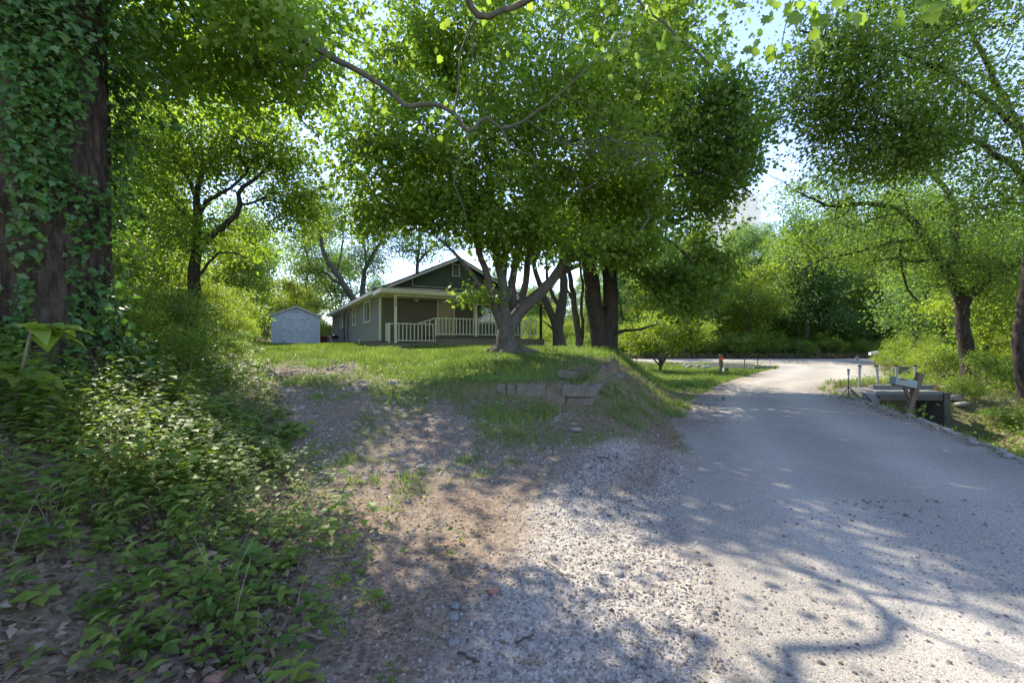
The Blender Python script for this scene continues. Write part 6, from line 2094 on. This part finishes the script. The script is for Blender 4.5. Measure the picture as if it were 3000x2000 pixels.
for k in range(34):
    px, py = R5.uniform(120, 720), R5.uniform(1330, 1660)
    if px > 640 and py > 1560: continue
    weed(px, py, R5.uniform(.14, .30), R5.uniform(.075, .11), R5.choice((8, 12, 14)), 'broad-leaved weed in the thick growth of the left bank, %s' % ('near the bottom left' if py > 1550 and px < 420 else 'left of the stick bundle' if py > 1500 else 'at the drive edge' if px > 560 else 'by the left picture edge' if px < 260 else 'below the dry umbel stalks'), False, 'weeds in the thick growth of the left bank', R5)
# buckeye-like sprays at the left picture edge
for (X, Y, Z, lab) in ((-4.35, 3.9, 1.75, 'spray of very large drooping leaves at the left edge, upper one'), (-4.5, 3.8, 1.38, 'spray of very large drooping leaves at the left edge, lower one')):
    o = empty('large_leaved_shrub', (X, Y, Hs(X, Y))); tag(o, lab, 'shrub')
    zz = Z - Hs(X, Y)
    MB().tube([(-.2, 0, -.1), (-.1, 0, zz * .5), (0, 0, zz)], [.02, .015, .01], 7).build('stem', M['stick'], o)
    for k in range(9):
        a = -1.2 + k * .42
        near_leaf(Vector((0.04 * k, -.02 * k, zz - .01 * k)), R5.uniform(.28, .40), (math.cos(a), math.sin(a) * .6, R5.uniform(-.35, .25)), (R5.gauss(0, .15), R5.gauss(0, .15), 1), wl3[2 + k % 2], o)

# dry umbel stalks on the bank
for (px0, py0, D, hgt, lab) in ((290, 1270, 4.6, .62, 'tall dry umbel stalk with pale seed heads on the left bank'), (450, 1215, 5.2, .42, 'dry umbel stalk behind the tallest one on the left bank'), (140, 1330, 4.2, .5, 'bare dry stalk at the left of the umbel stalks')):
    X = (px0 - 1500) / FPX * D
    o = empty('dry_stalk', (X, D, Hs(X, D))); tag(o, lab, 'dry plant')
    mb = MB().tube([(0, 0, -.02), (-.03, 0, hgt * .5), (-.05, 0, hgt)], [.005, .004, .003], 5)
    heads = []
    for k in range(6):
        a = k * 1.05 + .3; q = Vector((-.05 + .10 * math.cos(a), .05 * math.sin(a), hgt + .06 + .03 * (k % 3)))
        mb.tube([(-.04, 0, hgt * (.8 + .03 * k)), q], [.0025, .0018], 4)
        heads.append(q)
    q = Vector((.12, 0, hgt * .7)); mb.tube([(-.03, 0, hgt * .45), q], [.003, .002], 4); heads.append(q)
    mb.build('stalk', M['straw'], o)
    for q in heads:
        hm = MB()
        for j in range(5):
            hm.tube([Vector((0, 0, 0)), Vector((random.gauss(0, .014), random.gauss(0, .014), .012))], [.003, .006], 5)
        hm.build('seed_head', M['straw'], o, loc=q)
# kudzu-like big leaves beside the mailbox
for (px, py, D, n, s, lab) in ((2705, 1190, 10.9, 12, .16, 'large round-leaved plant beside the mailbox post'), (2665, 1222, 10.2, 7, .15, 'large round leaves at the road edge below the mailbox'),
                               (2740, 1250, 9.9, 12, .13, 'large-leaved plant at the road edge right of the mailbox')):
    q0 = P(px, py, D); o = empty('round_leaved_plant', (q0[0], D, Hs(q0[0], D))); tag(o, lab, 'plant')
    zz = max(.15, q0[2] - Hs(q0[0], D))
    MB().tube([(0, 0, -.05), (.03, 0, zz)], [.012, .008], 6).build('stem', M['stick'], o)
    for k in range(n):
        near_leaf(Vector((R5.gauss(0, .18), R5.gauss(0, .12), zz + R5.gauss(0, .10))), s * R5.uniform(.7, 1.1), (R5.gauss(0, .6), R5.gauss(0, .5), -.4), (R5.gauss(0, .3), -.5, .9), iv[k % 3] if k % 4 == 0 else wl3[(k % 3)], o)

# tall dry weeds on the culvert and the far road edge
xs = np.concatenate([rng.uniform(11.6, 15.5, 260), rng.uniform(-2, 40, 1500), rng.uniform(18, 27, 260)])
ys = np.concatenate([rng.uniform(14.9, 16.2, 260), rng.uniform(45.4, 46.6, 1500), rng.uniform(21.5, 31, 260)])
k = (xs - eR(ys) > .4) | (ys > 45)
xs, ys = xs[k], ys[k]
n = len(xs); zz = H(xs, ys)
rep = 5
b = np.repeat(np.stack([xs, ys, zz], 1), rep, 0); hgt = rng.uniform(.12, .42, n * rep) * np.where(np.repeat(ys, rep) > 40, 1.7, 1)
wd = .012 * np.clip(b[:, 1] / 15, 1, 3); a = rng.random(n * rep) * 6.28
V = np.stack([b + np.stack([np.cos(a) * wd, np.sin(a) * wd, 0 * a], 1), b - np.stack([np.cos(a) * wd, np.sin(a) * wd, 0 * a], 1), b + np.stack([rng.normal(0, .3, n * rep) * hgt, rng.normal(0, .3, n * rep) * hgt, hgt], 1)], 1).reshape(-1, 3)
me = mesh_np('dry_grass', V, np.arange(len(V)).reshape(-1, 3), M['straw'], {'rnd': np.repeat(rng.random(n * rep), 3)})
tag(link('dry_grass', me), 'tufts of dry yellow grass on the culvert and along the far road edge', 'grass', kind='stuff')
for o in bpy.data.objects:
    if 'used' in o.keys(): del o['used']
